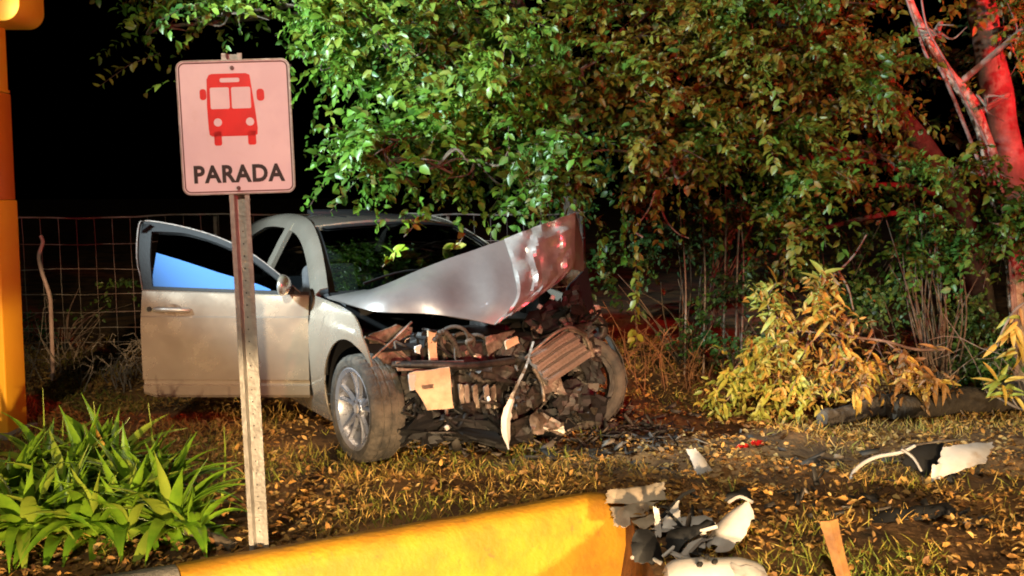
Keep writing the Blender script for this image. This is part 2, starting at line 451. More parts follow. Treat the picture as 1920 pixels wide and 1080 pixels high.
def lobe_sprays(lobes, density, lsize, rnd, length=(0.22, 0.5)):
    S, D, Ls = [], [], []
    for (u, v, ru, rv, Y, rd) in lobes:
        v = v - 16; n0 = ru * rv; ru = max(12, ru * 0.86 - 14); rv = max(8, rv * 0.84 - 18)
        c = np.array(at(u, v, Y)); k = Y / FPX
        rad = np.array([ru * k, rd, rv * k])
        n = int(2.1 * density * n0 / 1000)
        q = unit(rnd.normal(size=(n, 3))) * (rnd.uniform(0.12, 1, n) ** 0.45)[:, None]
        clump = np.array([noise.noise(Vector(c + a * rad) * 2.6) + 0.5 * noise.noise(Vector(c + a * rad) * 6.0) for a in q])
        q = q[clump > 0.10]; n = len(q)
        # lumpy outline
        for i in range(n):
            b = noise.noise(Vector(q[i] * 2.1) + Vector((u * 0.01, v * 0.01, Y)))
            q[i] *= 0.82 + 0.42 * b
        pos = c + q * rad
        dr = unit(q * rad / np.max(rad) + rnd.normal(size=(n, 3)) * 0.35 + np.array([0, -0.25, -0.05]))
        S.append(pos); D.append(dr); Ls.append(rnd.uniform(length[0], length[1], n))
    return np.concatenate(S), np.concatenate(D), np.concatenate(Ls)

def make_tree(name, label, trunk, trunk_r, lobes, density, lsize, leaf_m, bark_m, seed, cat='tree', group=None, extra=None, droop=0.32, per=15, base=None):
    rnd = np.random.default_rng(seed)
    base = trunk[0] if base is None else base
    e = empty(name, base)
    off = Vector(base)
    mb = MB()
    tp = catmull(trunk, 6)
    rr = [trunk_r[0] + (trunk_r[1] - trunk_r[0]) * i / (len(tp) - 1) for i in range(len(tp))]
    tp2 = [p - off + noise.noise_vector(p * 2.3) * 0.02 for p in tp]
    mb.tube(tp2, [r * (1 + 0.16 * noise.noise(p * 4)) for r, p in zip(rr, tp)], 12)
    mb.build('trunk', bark_m, e, smooth=60)
    for (u, v, ru, rv, Y, rd) in lobes:
        br = MB()
        c = at(u, v, Y); k = Y / FPX
        j = min(range(len(tp)), key=lambda i: (tp[i] - c).length + max(0, tp[i].z - c.z) * 1.5)
        s = tp[j]
        mid = s.lerp(c, 0.5) + Vector(rnd.normal(size=3)) * 0.08 + Vector((0, 0, 0.12))
        r0 = min(rr[j] * 0.6, 0.05)
        br.tube([p - off for p in catmull([s, mid, c], 5)], r0, 6, 0.014)
        for q in range(6):
            dv = Vector(unit(rnd.normal(size=3)))
            t = c + Vector((dv.x * ru * k, dv.y * rd, dv.z * rv * k)) * 0.85
            m2 = c.lerp(t, 0.55) + Vector(rnd.normal(size=3)) * 0.06
            br.tube([p - off for p in catmull([c, m2, t], 4)], 0.012, 5, 0.003)
        br.build('limb', M['bark_dark'] if bark_m is not M['bark_pale'] else M['twig'], e, smooth=60)
    br = MB()
    S, D, Ls = lobe_sprays(lobes, density, lsize, rnd)
    if extra is not None:
        S = np.concatenate([S, extra[0]]); D = np.concatenate([D, extra[1]]); Ls = np.concatenate([Ls, extra[2]])
    P, Dd, Nn, LL, WW, tt, tw = sprays_to_leaves(S, D, Ls, per, lsize, droop, rnd)
    for pts in tw[::4]:
        br.tube([Vector(p) - off for p in pts], 0.0035, 3, 0.0015, cap=False)
    br.build('twigs', M['bark_dark'] if bark_m is not M['bark_pale'] else M['twig'], e, smooth=60)['kind'] = 'stuff'
    me = leaf_mesh('crown', P - np.array(off)[None], Dd, Nn, LL, WW, tt)
    link_mesh('crown', me, leaf_m, e)
    tag(e, label, cat, group)
    return e

# ------------------------------------------------------------------ ground, road, kerb
K_END = gnd(1108, 940); K_END.z = 0
_kl = gnd(330, 1078); _kl.z = 0
KA = (K_END - _kl).normalized()               # along the kerb, to the far right end
KC = Vector((-0.02, 1.0, 0)).normalized()      # away from the camera
ROAD_Z = -0.44
K_ORG = K_END + KA * 0.19
def gz(x, y):
    p = Vector((x, y, 0))
    rut = 0.0
    for (ax_, ay_, bx_, by_) in ((0.35, 6.15, 2.9, 4.4), (1.0, 6.75, 3.6, 5.3)):
        dx_, dy_ = bx_ - ax_, by_ - ay_
        t_ = max(0.0, min(1.0, ((x - ax_) * dx_ + (y - ay_) * dy_) / (dx_ * dx_ + dy_ * dy_)))
        dd_ = math.hypot(x - ax_ - t_ * dx_, y - ay_ - t_ * dy_) + 0.05 * noise.noise(p * 3.0)
        rut += -0.05 * math.exp(-(dd_ / 0.13) ** 2) + 0.028 * math.exp(-((dd_ - 0.26) / 0.10) ** 2)
    return rut + 0.035 * noise.noise(p * 0.55) + 0.016 * noise.noise(p * 2.3) + max(0, y - 7.5) * 0.012
def skew(a, c):
    return K_ORG + KA * a + KC * c
def in_road(x, y, m=0.0):
    # solve p = K_END + a*KA + c*KC
    dx, dy = x - K_ORG.x, y - K_ORG.y
    det = KA.x * KC.y - KA.y * KC.x
    a = (dx * KC.y - dy * KC.x) / det
    c = (KA.x * dy - KA.y * dx) / det
    return a < m and c < m
def axis(vals):
    return sorted(set(round(v, 4) for v in vals))
aa = axis([-220, -120, -60, -30, -18, -12] + list(np.arange(-9, 9.01, 0.16)) + [0, 12, 18, 30, 60, 120, 220])
cc = axis([-220, -120, -60, -30, -15, -9] + list(np.arange(-6, 10.01, 0.16)) + [0, 13, 18, 30, 60, 120, 240])
def sheet(test, zf):
    idx, vs, fs = {}, [], []
    def vid(i, j):
        if (i, j) not in idx:
            p = skew(aa[i], cc[j]); idx[(i, j)] = len(vs)
            vs.append((p.x, p.y, zf(p.x, p.y)))
        return idx[(i, j)]
    for i in range(len(aa) - 1):
        for j in range(len(cc) - 1):
            if test((aa[i] + aa[i + 1]) / 2, (cc[j] + cc[j + 1]) / 2):
                fs.append((vid(i, j), vid(i + 1, j), vid(i + 1, j + 1), vid(i, j + 1)))
    m = MB(); m.v = vs; m.f = fs
    return m
g = sheet(lambda a, c: not (a < 0 and c < 0), gz).build('ground', M['soil'], smooth=80)
tag(g, kind='structure')
rd = sheet(lambda a, c: a < 0 and c < 0, lambda x, y: ROAD_Z).build('road', M['asphalt'], smooth=80)
tag(rd, kind='structure')
# earth bank that closes the step at the end of the kerb
bank = MB()
Pb = []
for c in np.arange(-40, 0.11, 0.2):
    p = skew(0, c)
    Pb.append([Vector((p.x + 0.002, p.y, gz(p.x, p.y) + 0.002)), Vector((p.x + 0.03 * noise.noise(p * 3), p.y, -0.2)), Vector((p.x - 0.05, p.y, ROAD_Z - 0.02))])
bank.grid(Pb)
tag(bank.build('earth_bank', M['soil'], smooth=60), kind='structure')

# kerb: profile swept along KA, rounded worn end
kb = empty('kerb', K_END)
KN = Vector((KA.y, -KA.x, 0))                  # towards the camera
def kerb_piece(name, a0, a1, m, worn):
    prof = [(-0.02, -0.3), (-0.02, 0.035), (0.0, 0.052), (0.05, 0.056), (0.10, 0.050), (0.135, 0.030), (0.155, -0.01),
            (0.175, -0.12), (0.195, -0.25), (0.215, -0.38), (0.225, ROAD_Z - 0.04)]
    P = []
    st = list(np.linspace(a0, a1 - (0.34 if worn else 0), max(3, int((a1 - a0) / 0.09))))
    if worn: st += [a1 - 0.28, a1 - 0.22, a1 - 0.16, a1 - 0.11, a1 - 0.07, a1 - 0.035, a1 - 0.012, a1]
    for a in st:
        row = []
        sag, shr = 0, 0
        if worn and a > a1 - 0.30:
            t = (a - (a1 - 0.30)) / 0.30
            sag = 0.20 * (1 - math.sqrt(max(0, 1 - t ** 2.2)))
        for (n_, z) in prof:
            zz = z - sag * max(0, min(1, (z + 0.3) / 0.35))
            p = KA * a + KN * n_ + Vector((0, 0, zz))
            p += noise.noise_vector((K_END + p) * 4.0) * 0.006 + noise.noise_vector((K_END + p) * 17.0) * 0.0025
            if worn and a > a1 - 0.3:
                p += noise.noise_vector((K_END + p) * 14.0) * 0.006
            row.append(p)
        P.append(row)
    mb = MB(); mb.grid(P)
    n = len(prof)
    mb.f.append(tuple(range(n))); mb.f.append(tuple(range(len(P) * n - n, len(P) * n))[::-1])
    return mb.build(name, m, kb, smooth=50)
a_paint = -(K_END - _kl).length
kerb_piece('painted_section', a_paint, 0.235, M['kerb_yellow'], True)['label'] = 'worn end of the kerb painted yellow'
kerb_piece('bare_section', -9.0, a_paint - 0.006, M['concrete'], False)['label'] = 'bare grey concrete section of the kerb'
tag(kb, 'yellow painted concrete kerb with a worn rounded end', 'kerb', kind='structure')

# ------------------------------------------------------------------ leaf litter and grass on the verge
def scatter(n, x0, x1, y0, y1, power=1.0, keep=None):
    out = []
    while len(out) < n:
        x = random.uniform(x0, x1); y = y0 + (y1 - y0) * random.random() ** power
        if in_road(x, y, 0.06): continue
        if abs(x) > 0.56 * y + 0.6: continue
        if keep and not keep(x, y): continue
        out.append((x, y))
    return np.array(out)
xy = scatter(46000, -6, 6, 3.2, 11, 1.25, lambda x, y: noise.noise(Vector((x * 1.3, y * 1.3, 3))) * 1.3 + 0.6 * noise.noise(Vector((x * 4, y * 4, 6))) + random.uniform(-0.4, 0.5) + 0.12 * (x > 0) > 0)
n = len(xy)
zz = np.array([gz(a, b) for a, b in xy]) + rng.uniform(0.004, 0.035, n)
pos = np.column_stack([xy, zz])
d = rng.normal(size=(n, 3)); d[:, 2] *= 0.35
nr = rng.normal(size=(n, 3)) * 0.5 + np.array([0, 0, 1])
sz = rng.uniform(0.014, 0.056, n)
lit = link_mesh('leaf_litter', leaf_mesh('leaf_litter', pos, d, nr, sz, sz * rng.uniform(0.35, 0.65, n), rng.uniform(0, 1, n)), M['litter'])
tag(lit, 'brown and orange dead leaves strewn over the verge', 'leaf litter', kind='stuff')

BL_T = np.array([(0, 0.5, 0), (0, -0.5, 0), (0.55, 0.35, 0.02), (0.55, -0.35, 0.02), (1, 0, -0.12)])
BL_F = np.array([(0, 1, 2), (1, 3, 2), (2, 3, 4)])
def grass_keep(x, y):
    v = 1.3 * noise.noise(Vector((x * 1.1, y * 1.1, 9))) + 0.9 * noise.noise(Vector((x * 3.1, y * 3.1, 1))) - 0.12
    bias = 0.38 if (-3.2 < x < 0.5 and 4.0 < y < 6.6) else (-0.22 if x > 0.6 else 0.05)
    return v + bias + random.uniform(-0.25, 0.25) > 0.0
xy = scatter(23000, -6, 6, 3.2, 11, 1.2, grass_keep)
n = len(xy)
pos = np.column_stack([xy, np.array([gz(a, b) for a, b in xy]) - 0.004])
d = rng.normal(size=(n, 3)) * 0.55; d[:, 2] = rng.uniform(0.35, 1.0, n)
nr = rng.normal(size=(n, 3)) + np.array([0, -0.7, 0.3])
sz = rng.uniform(0.035, 0.11, n)
tint = np.clip(np.array([0.5 + 0.7 * noise.noise(Vector((a * 1.1, b * 1.1, 5))) for a, b in xy]) + rng.uniform(-0.3, 0.3, n), 0, 1)
gr = link_mesh('grass', leaf_mesh('grass', pos, d, nr, sz, rng.uniform(0.004, 0.009, n), tint, BL_T, BL_F), M['grass'])
tag(gr, 'short yellow green grass growing through the dead leaves', 'grass', kind='stuff')

# ------------------------------------------------------------------ crashed car
W_CONTACT = gnd(664, 864)
FWD = Vector((0.53, -0.848, 0)); LEFT = Vector((0.848, 0.53, 0))
CS = 1.03
car = empty('crashed_car', W_CONTACT + LEFT * 0.86 * CS, (0, R(1.1), math.atan2(FWD.y, FWD.x)))
car.scale = (CS, CS, CS)
car.location.z = 0.0
tag(car, 'wrecked silver sedan with buckled bonnet and open door', 'car')
MC = Matrix.Translation(car.location) @ car.rotation_euler.to_matrix().to_4x4() @ Matrix.Scale(CS, 4)
MCI = MC.inverted()
def cl(u, v, x):
    """point of the wreck that lies x metres ahead of the front axle, on the line of sight through a photo point"""
    o = MCI @ Vector((0, 0, CAM_H)); dd = (MCI.to_3x3() @ ray(u, v))
    return o + dd * ((x - o.x) / dd.x)

HZ = [(0.10, 0.83), (0.22, 0.862), (0.30, 0.885), (0.345, 0.889), (0.352, 0.872), (0.375, 0.872), (0.385, 0.893), (0.55, 0.905),
      (0.70, 0.910), (0.795, 0.906), (0.805, 0.897), (0.90, 0.880), (0.96, 0.862), (1.05, 0.81), (1.20, 0.725), (1.32, 0.655), (1.41, 0.59), (1.46, 0.50)]
HX = [(-3.80, -0.20), (-3.6, -0.10), (-3.2, -0.045), (-2.6, 0.0), (-0.5, 0.0), (0.1, -0.012), (0.35, -0.05), (0.8, -0.15)]
def hw(x, z):
    return interp(z, HZ) + interp(x, HX)
def side_panel(name, xs, low, high, nz, side, m, th=0.012, parent=car, zgrid=None, warp=None):
    P = []
    for x in xs:
        lo, hi = low(x), high(x)
        zs = [lo + (hi - lo) * j / (nz - 1) for j in range(nz)]
        if zgrid:   # keep crease heights on the grid
            inner = [z for z in zgrid if lo + 0.01 < z < hi - 0.01]
            zs = None if len(inner) != len(zgrid) else [lo] + inner + [hi]
        row = []
        for z in zs:
            p = Vector((x, side * hw(x, z), z))
            if warp: p = p + warp(p)
            row.append(p)
        P.append(row)
    mb = MB(); mb.solid(P, th * (1 if side < 0 else -1))
    return mb.build(name, m, parent, smooth=24)

DOOR_F, DOOR_M, DOOR_R = -0.64, -1.72, -2.62
BELT = [(-3.7, 1.0), (-2.6, 1.0), (-1.7, 0.975), (-0.64, 0.945), (0, 0.90)]
def belt(x): return interp(x, BELT)
ARC_R = 0.408
def arch(xc, zc=0.335, r=ARC_R, sill=0.21):
    def f(x):
        dx = abs(x - xc)
        return zc + math.sqrt(r * r - dx * dx) if dx < r * 0.985 else sill
    return f
def xs_arch(x0, x1, xc, n=9, r=ARC_R):
    v = [x0, x1]
    for k in range(25):
        x = xc + r * 0.985 * math.cos(PI * k / 24)
        if x0 < x < x1: v.append(x)
    for x in np.linspace(x0, x1, n): v.append(float(x))
    for x in (xc - r * 0.99, xc + r * 0.99):
        if x0 < x < x1: v.append(x)
    v = sorted(v)
    return [v[0]] + [b for a, b in zip(v, v[1:]) if b - a > 1e-4]
zdoor = [0.30, 0.345, 0.352, 0.375, 0.385, 0.46, 0.55, 0.63, 0.70, 0.75, 0.795, 0.805, 0.86, 0.90]

# fenders
fhigh = lambda x: interp(x, [(-0.64, 0.945), (-0.2, 0.925), (0.02, 0.90), (0.10, 0.865), (0.18, 0.80), (0.24, 0.74), (0.285, 0.66)])
def fwarp(p):
    k = max(0, p.x + 0.12)
    return Vector((0, -0.10 * k * k * 4 * max(0, p.z - 0.55), 0)) + noise.noise_vector(p * 5) * 0.03 * k
side_panel('fender', xs_arch(DOOR_F + 0.008, 0.285, 0, 10), arch(0), fhigh, 12, -1, M['paint'], 0.01, warp=fwarp)
side_panel('fender', xs_arch(DOOR_F + 0.008, 0.15, 0, 8), arch(0), lambda x: interp(x, [(-0.64, 0.945), (-0.1, 0.88), (0.15, 0.74)]), 10, 1, M['paint'], 0.01)
# rear doors, quarters, closed far front door
for s in (-1, 1):
    side_panel('rear_door', [DOOR_M - 0.008 - (DOOR_M - DOOR_R - 0.016) * i / 10 for i in range(11)][::-1],
               lambda x: interp(x, [(-2.62, 0.62), (-2.48, 0.45), (-2.36, 0.27), (-1.72, 0.27)]), belt, 16, s, M['paint'], 0.012)
    side_panel('quarter_panel', xs_arch(-3.70, DOOR_R - 0.004, -2.72, 12), arch(-2.72), lambda x: interp(x, [(-3.7, 0.98), (-3.35, 1.03), (-3.1, 1.10), (-2.62, 1.0)]), 12, s, M['paint'], 0.012)
    # sill under the doors
    mb = MB(); P = []
    for x in np.linspace(-2.36, -0.40, 12):
        P.append([Vector((x, s * hw(x, z) - s * 0.006, z)) for z in (0.16, 0.19, 0.23, 0.262)] + [Vector((x, s * 0.70, 0.27))])
    mb.solid(P, 0.01 if s > 0 else -0.01)
    mb.build('sill', M['paint'], car, smooth=30)
side_panel('front_door', [DOOR_M + (DOOR_F - DOOR_M) * i / 8 for i in range(9)], lambda x: 0.27, belt, 14, 1, M['paint'], 0.012)

# greenhouse: outline curve of the side glass opening (roof rail)
RAIL = [(-0.60, 0.955), (-0.82, 1.070), (-1.08, 1.195), (-1.36, 1.300), (-1.62, 1.358), (-1.95, 1.382), (-2.3, 1.368), (-2.65, 1.305), (-3.0, 1.185), (-3.3, 1.05)]
def rail(x): return interp(x, sorted(RAIL))
RAILC = catmull([(x, 0, z) for x, z in RAIL], 5)
for s in (-1, 1):
    P = []
    for i, p in enumerate(RAILC):
        t = (RAILC[min(i + 1, len(RAILC) - 1)] - RAILC[max(i - 1, 0)]).normalized()
        nrm = Vector((-t.z, 0, t.x))
        if nrm.z > 0: nrm = -nrm         # inwards of the opening (down)
        w = interp(p.x, [(-3.3, 0.22), (-2.7, 0.13), (-2.3, 0.055), (-1.3, 0.05), (-0.6, 0.055)])
        q0 = p - nrm * 0.035
        q1 = p + nrm * w
        yo = hw(p.x, min(p.z, 1.45))
        row = [Vector((q0.x + 0.03, s * (hw(p.x, min(q0.z, 1.45)) - 0.045), q0.z + 0.012)), Vector((q0.x, s * (hw(p.x, min(q0.z, 1.45)) - 0.006), q0.z)),
               Vector((p.x, s * (yo + 0.004), p.z)), Vector((q1.x, s * (hw(p.x, max(0.9, min(q1.z, 1.45))) - 0.004), q1.z)),
               Vector((q1.x, s * (hw(p.x, max(0.9, min(q1.z, 1.45))) - 0.06), q1.z))]
        P.append(row)
    MB().solid(P, 0.008 if s < 0 else -0.008).build('roof_rail', M['paint'], car, smooth=50)
    # B pillar
    P = []
    for z in np.linspace(0.27 if s < 0 else 0.96, 1.355, 9):
        xb = -1.72 + 0.09 * (z - 0.96) * -1.0
        y = s * (hw(-1.7, z) - 0.028)
        P.append([Vector((xb - 0.055, y, z)), Vector((xb + 0.055, y, z))])
    MB().solid(P, 0.03 if s < 0 else -0.03).build('b_pillar', M['paint'], car, smooth=30)
    # rear side glass
    P = []
    for x in np.linspace(-2.95, -1.78, 10):
        zt = rail(x) - interp(x, [(-3, 0.10), (-2.6, 0.06), (-1.7, 0.04)]); zb = belt(x) - 0.01
        P.append([Vector((x, s * (hw(x, zb + (max(zt, zb + 0.02) - zb) * k / 4) - 0.02), zb + (max(zt, zb + 0.02) - zb) * k / 4)) for k in range(5)])
    MB().grid(P).build('rear_side_window', M['glass_dark'], car, smooth=60)
P = []
for x in np.linspace(-1.66, -0.72, 9):
    zt = rail(x) - 0.045; zb = belt(x) - 0.01; zt = max(zt, zb + 0.01)
    P.append([Vector((x, hw(x, zb + (zt - zb) * k / 4) - 0.02, zb + (zt - zb) * k / 4)) for k in range(5)])
MB().grid(P).build('side_window', M['glass_dark'], car, smooth=60)

# windscreen, roof, rear window, boot
def ws_pt(a, b):   # a across -1..1, b 0 base .. 1 top
    yb, yt = 0.775, 0.575
    base = Vector((-0.34 - 0.27 * a * a, yb * a, 0.985 - 0.03 * a * a))
    top = Vector((-1.28 - 0.12 * a * a, yt * a, 1.385 - 0.04 * a * a))
    p = base.lerp(top, b); bulge = 0.035 * math.sin(PI * b)
    return p + Vector((bulge * 0.4, 0, bulge))
MB().grid([[ws_pt(-1 + 2 * i / 16, j / 10) for j in range(11)] for i in range(17)]).build('windscreen', M['glass_dark'], car, smooth=80)
# black surround of the windscreen
P = []
edge = [(-1, j / 10) for j in range(11)] + [(-1 + 2 * i / 16, 1) for i in range(1, 17)] + [(1, 1 - j / 10) for j in range(1, 11)]
mb = MB()
for (a, b) in edge:
    p = ws_pt(a, b); q = ws_pt(a * 0.955, b if abs(a) < 1 else b) if abs(a) == 1 else ws_pt(a, b - 0.07)
    P.append([p + Vector((0.004, 0, 0.006)), q + Vector((0.004, 0, 0.006))])
mb.solid(P, 0.004).build('windscreen_surround', M['black'], car, smooth=60)
def roof_pt(a, t):
    x = -1.26 - 0.12 * a * a + (-2.70 + 1.26 + 0.1 * a * a) * t
    z = 1.388 + 0.040 * math.sin(PI * min(1, t * 1.05)) - 0.05 * t * t - 0.05 * a * a
    y = a * (0.575 + 0.02 * math.sin(PI * t) - 0.02 * t)
    return Vector((x, y, z))
MB().solid([[roof_pt(-1 + 2 * i / 14, j / 12) for j in range(13)] for i in range(15)], -0.02).build('roof', M['paint'], car, smooth=50)
MB().solid([[roof_pt(-0.62 + 1.24 * i / 8, 0.16 + 0.40 * j / 6) + Vector((0, 0, 0.012)) for j in range(7)] for i in range(9)], -0.008).build('sunroof', M['black'], car, smooth=40)
MB().box(roof_pt(-0.1, 0.62) + Vector((0, 0, 0.03)), (0.12, 0.55, 0.035), (0, 0.1, 0)).build('sunroof_deflector', M['black'], car, bevel=0.01)
def rw_pt(a, b):
    top = Vector((-2.67, 0.57 * a, 1.335 - 0.05 * a * a)); base = Vector((-3.22 + 0.1 * a * a, 0.66 * a, 1.06 - 0.02 * a * a))
    return base.lerp(top, b) + Vector((0, 0, 0.02 * math.sin(PI * b)))
MB().grid([[rw_pt(-1 + 2 * i / 10, j / 6) for j in range(7)] for i in range(11)]).build('rear_window', M['glass_dark'], car, smooth=80)
P = []
for i in range(11):
    a = -1 + 2 * i / 10
    P.append([Vector((-3.20, 0.72 * a, 1.05 - 0.02 * a * a)), Vector((-3.45, 0.73 * a, 1.05 - 0.02 * a * a)), Vector((-3.72, 0.70 * a, 1.03 - 0.03 * a * a)), Vector((-3.78, 0.69 * a, 0.85)), Vector((-3.80, 0.68 * a, 0.45)), Vector((-3.72, 0.68 * a, 0.28))])
MB().solid(P, 0.02).build('boot_lid', M['paint'], car, smooth=40)

# floor, cabin
MB().box((-1.75, 0, 0.22), (3.2, 1.56, 0.08)).build('floor_pan', M['interior'], car, bevel=0.01)
MB().box((-0.60, 0, 0.55), (0.05, 1.50, 0.72), (0, -0.1, 0)).build('firewall', M['interior'], car)
mb = MB(); P = []
for y in np.linspace(-0.70, 0.70, 9):
    P.append([Vector((-0.50, y, 0.90)), Vector((-0.75, y, 0.945)), Vector((-0.95, y, 0.90 + 0.03 * (y > 0.1))), Vector((-1.0, y, 0.78)), Vector((-0.90, y, 0.55))])
mb.solid(P, 0.03).build('dashboard', M['interior'], car, smooth=45)
def seat(x, y):
    e = empty('seat', (x, y, 0.28), parent=car)
    MB().box((0.05, 0, 0.10), (0.52, 0.50, 0.17), (0, -0.10, 0)).build('cushion', M['seat'], e, bevel=0.05, segs=3)
    MB().box((-0.27, 0, 0.46), (0.15, 0.49, 0.66), (0, -0.30, 0), taper=0.86).build('backrest', M['seat'], e, bevel=0.05, segs=3)
    MB().box((-0.40, 0, 0.86), (0.10, 0.27, 0.18), (0, -0.2, 0), taper=0.9).build('headrest', M['seat'], e, bevel=0.04, segs=3)
seat(-1.25, -0.38); seat(-1.25, 0.38)
MB().box((-2.30, 0, 0.60), (0.16, 1.25, 0.62), (0, -0.35, 0)).build('rear_bench', M['seat'], car, bevel=0.05, segs=3)
mb = MB(); ring = [Vector((-1.02 + 0.05 * math.sin(a), 0.38 + 0.175 * math.cos(a), 0.90 + 0.17 * math.sin(a))) for a in np.linspace(0, 2 * PI, 25)]
mb.tube(ring, 0.014, 7, cap=False)
for a in (0, PI, -PI / 2):
    mb.tube([Vector((-0.99, 0.38, 0.90)), Vector((-1.02 + 0.05 * math.sin(a), 0.38 + 0.175 * math.cos(a), 0.90 + 0.17 * math.sin(a)))], 0.013, 6)
mb.build('steering_wheel', M['black'], car, smooth=60)
MB().box((-1.17, 0, 1.30), (0.03, 0.22, 0.065), (0, 0.2, 0)).build('rear_view_mirror', M['black'], car, bevel=0.015)

# the open front door, hinged at its front edge
HINGE = Vector((DOOR_F, -hw(DOOR_F, 0.6) + 0.01, 0))
door_e = empty('open_door', HINGE, (0, 0, R(60)), parent=car)
door_e['label'] = 'open front door of the car with a blue reflection painted on its window'
def dl(p): return Vector(p) - HINGE
P = []
dxs = [DOOR_M + (DOOR_F - 0.006 - DOOR_M) * i / 16 for i in range(17)]
for x in dxs:
    top = belt(x) + 0.005
    lo = interp(x, [(DOOR_M, 0.285), (DOOR_M + 0.06, 0.262), (DOOR_F, 0.262)])
    zs = [lo, lo + 0.02] + zdoor[1:] + [top - 0.02, top]
    P.append([dl((x, -hw(x, z) + (0.012 if (z > top - 0.01 or z < lo + 0.005) else 0), z)) for z in zs])
MB().solid(P, 0.05).build('door_skin', M['paint'], door_e, smooth=22)
mb = MB(); P = []
for x in dxs:
    P.append([dl((x, -hw(x, 0.6) + 0.055, 0.29)), dl((x, -hw(x, 0.6) + 0.10, 0.35)), dl((x, -hw(x, 0.6) + 0.105, 0.7)), dl((x, -hw(x, 0.93) + 0.06, 0.93))])
mb.solid(P, 0.02).build('inner_trim', M['interior'], door_e, smooth=35)
# frame of its window
fr = [(-0.70, 0.95), (-0.86, 1.075), (-1.06, 1.205), (-1.28, 1.30), (-1.50, 1.36), (-1.68, 1.392), (-1.775, 1.40), (-1.81, 1.375), (-1.785, 1.16), (-1.725, 0.965)]
fc = catmull([(x, 0, z) for x, z in fr], 4)
def fpt(x, z, inset=0.0): return dl((x, -hw(x, z) + 0.012 + inset, z))
P = []
for i, p in enumerate(fc):
    t = (fc[min(i + 1, len(fc) - 1)] - fc[max(i - 1, 0)]).normalized()
    nrm = Vector((-t.z, 0, t.x)); cen = Vector((-1.4, 0, 1.12)) - p
    if nrm.dot(cen) < 0: nrm = -nrm
    w = interp(p.x, [(-1.82, 0.085), (-1.70, 0.06), (-1.5, 0.034), (-0.7, 0.032)])
    q = p + nrm * w
    P.append([fpt(p.x, p.z), fpt(q.x, q.z)])
MB().solid(P, 0.03).build('window_frame', M['black'], door_e, smooth=40)
P = []
for i, p in enumerate(fc):
    P.append([fpt(p.x, p.z, -0.006) , fpt(p.x + 0.0, p.z + 0.0, -0.006) + Vector((0, 0, 0.008 if p.x > -1.78 else 0)) + Vector((-0.008 if p.x < -1.76 else 0, 0, 0))])
MB().solid(P, 0.006).build('frame_trim', M['greyplate'], door_e, smooth=40)
MB().solid([[fpt(x, belt(x) - 0.004, -0.012), fpt(x, belt(x) + 0.016, -0.012)] for x in dxs], 0.01).build('belt_strip', M['black'], door_e)
# added pane whose blue colour stands in for a reflection, slanting upper edge
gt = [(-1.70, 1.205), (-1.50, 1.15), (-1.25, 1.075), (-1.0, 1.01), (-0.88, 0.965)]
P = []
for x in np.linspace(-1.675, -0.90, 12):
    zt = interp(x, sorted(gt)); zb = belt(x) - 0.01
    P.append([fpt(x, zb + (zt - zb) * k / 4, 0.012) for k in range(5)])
MB().solid(P, 0.004).build('reflection_pane', M['glass_reflection'], door_e, smooth=60)['label'] = 'blue reflection coloured into a pane on the door window'
P = []
for x in np.linspace(-1.68, -0.80, 14):
    zt = interp(x, sorted((a, b - 0.02) for a, b in fr[:7])); zb = min(belt(x) + 0.002, zt - 0.004)
    P.append([fpt(x, zb + (zt - zb) * k / 4, 0.024) for k in range(5)])
MB().solid(P, 0.003).build('tinted_pane', M['glass_tint'], door_e, smooth=60)
# handle: recess + bar
mb = MB()
hc = Vector((-1.52, -hw(-1.52, 0.84) - 0.004, 0.845)) - HINGE
ov = [(0.062 * math.cos(a), 0.036 * math.sin(a)) for a in np.linspace(0, 2 * PI, 25)[:-1]]
mb.prism(ov, -0.002, 0.004, Matrix.Translation(hc) @ Euler((PI / 2, 0, 0)).to_matrix().to_4x4())
mb.build('handle_recess', M['steel'], door_e, smooth=30)
mb = MB()
mb.tube([hc + Vector((-0.115, 0.004, 0.0)), hc + Vector((-0.10, -0.022, 0.002)), hc + Vector((-0.03, -0.034, 0.004)), hc + Vector((0.06, -0.034, 0.002)), hc + Vector((0.10, -0.022, 0)), hc + Vector((0.115, 0.004, -0.002))], [0.012, 0.014, 0.014, 0.014, 0.013, 0.011], 8)
mb.build('handle', M['galv'], door_e, smooth=60)
MB().lathe([(0.0, -0.012), (0.014, -0.012), (0.016, 0.0)], 14, Matrix.Translation(hc + Vector((-0.145, -0.002, 0.002)))).build('lock', M['black'], door_e)
# door mirror
mb = MB()
mc = dl((-0.80, -hw(-0.8, 0.99) - 0.115, 1.015))
mv = []
for i in range(13):
    th_ = PI * i / 12
    mv.append([mc + Vector((0.055 * math.cos(th_) * (1 if math.cos(th_) > 0 else 0.5), 0.105 * math.sin(th_) * math.cos(ph), 0.07 * math.sin(th_) * math.sin(ph))) for ph in np.linspace(0, 2 * PI, 17)])
mb.grid(mv).build('mirror_housing', M['paint'], door_e, smooth=60)
MB().tube([dl((-0.78, -hw(-0.8, 0.95) + 0.01, 0.965)), mc + Vector((0.01, 0.06, -0.03))], 0.022, 8).build('mirror_arm', M['black'], door_e, smooth=60)

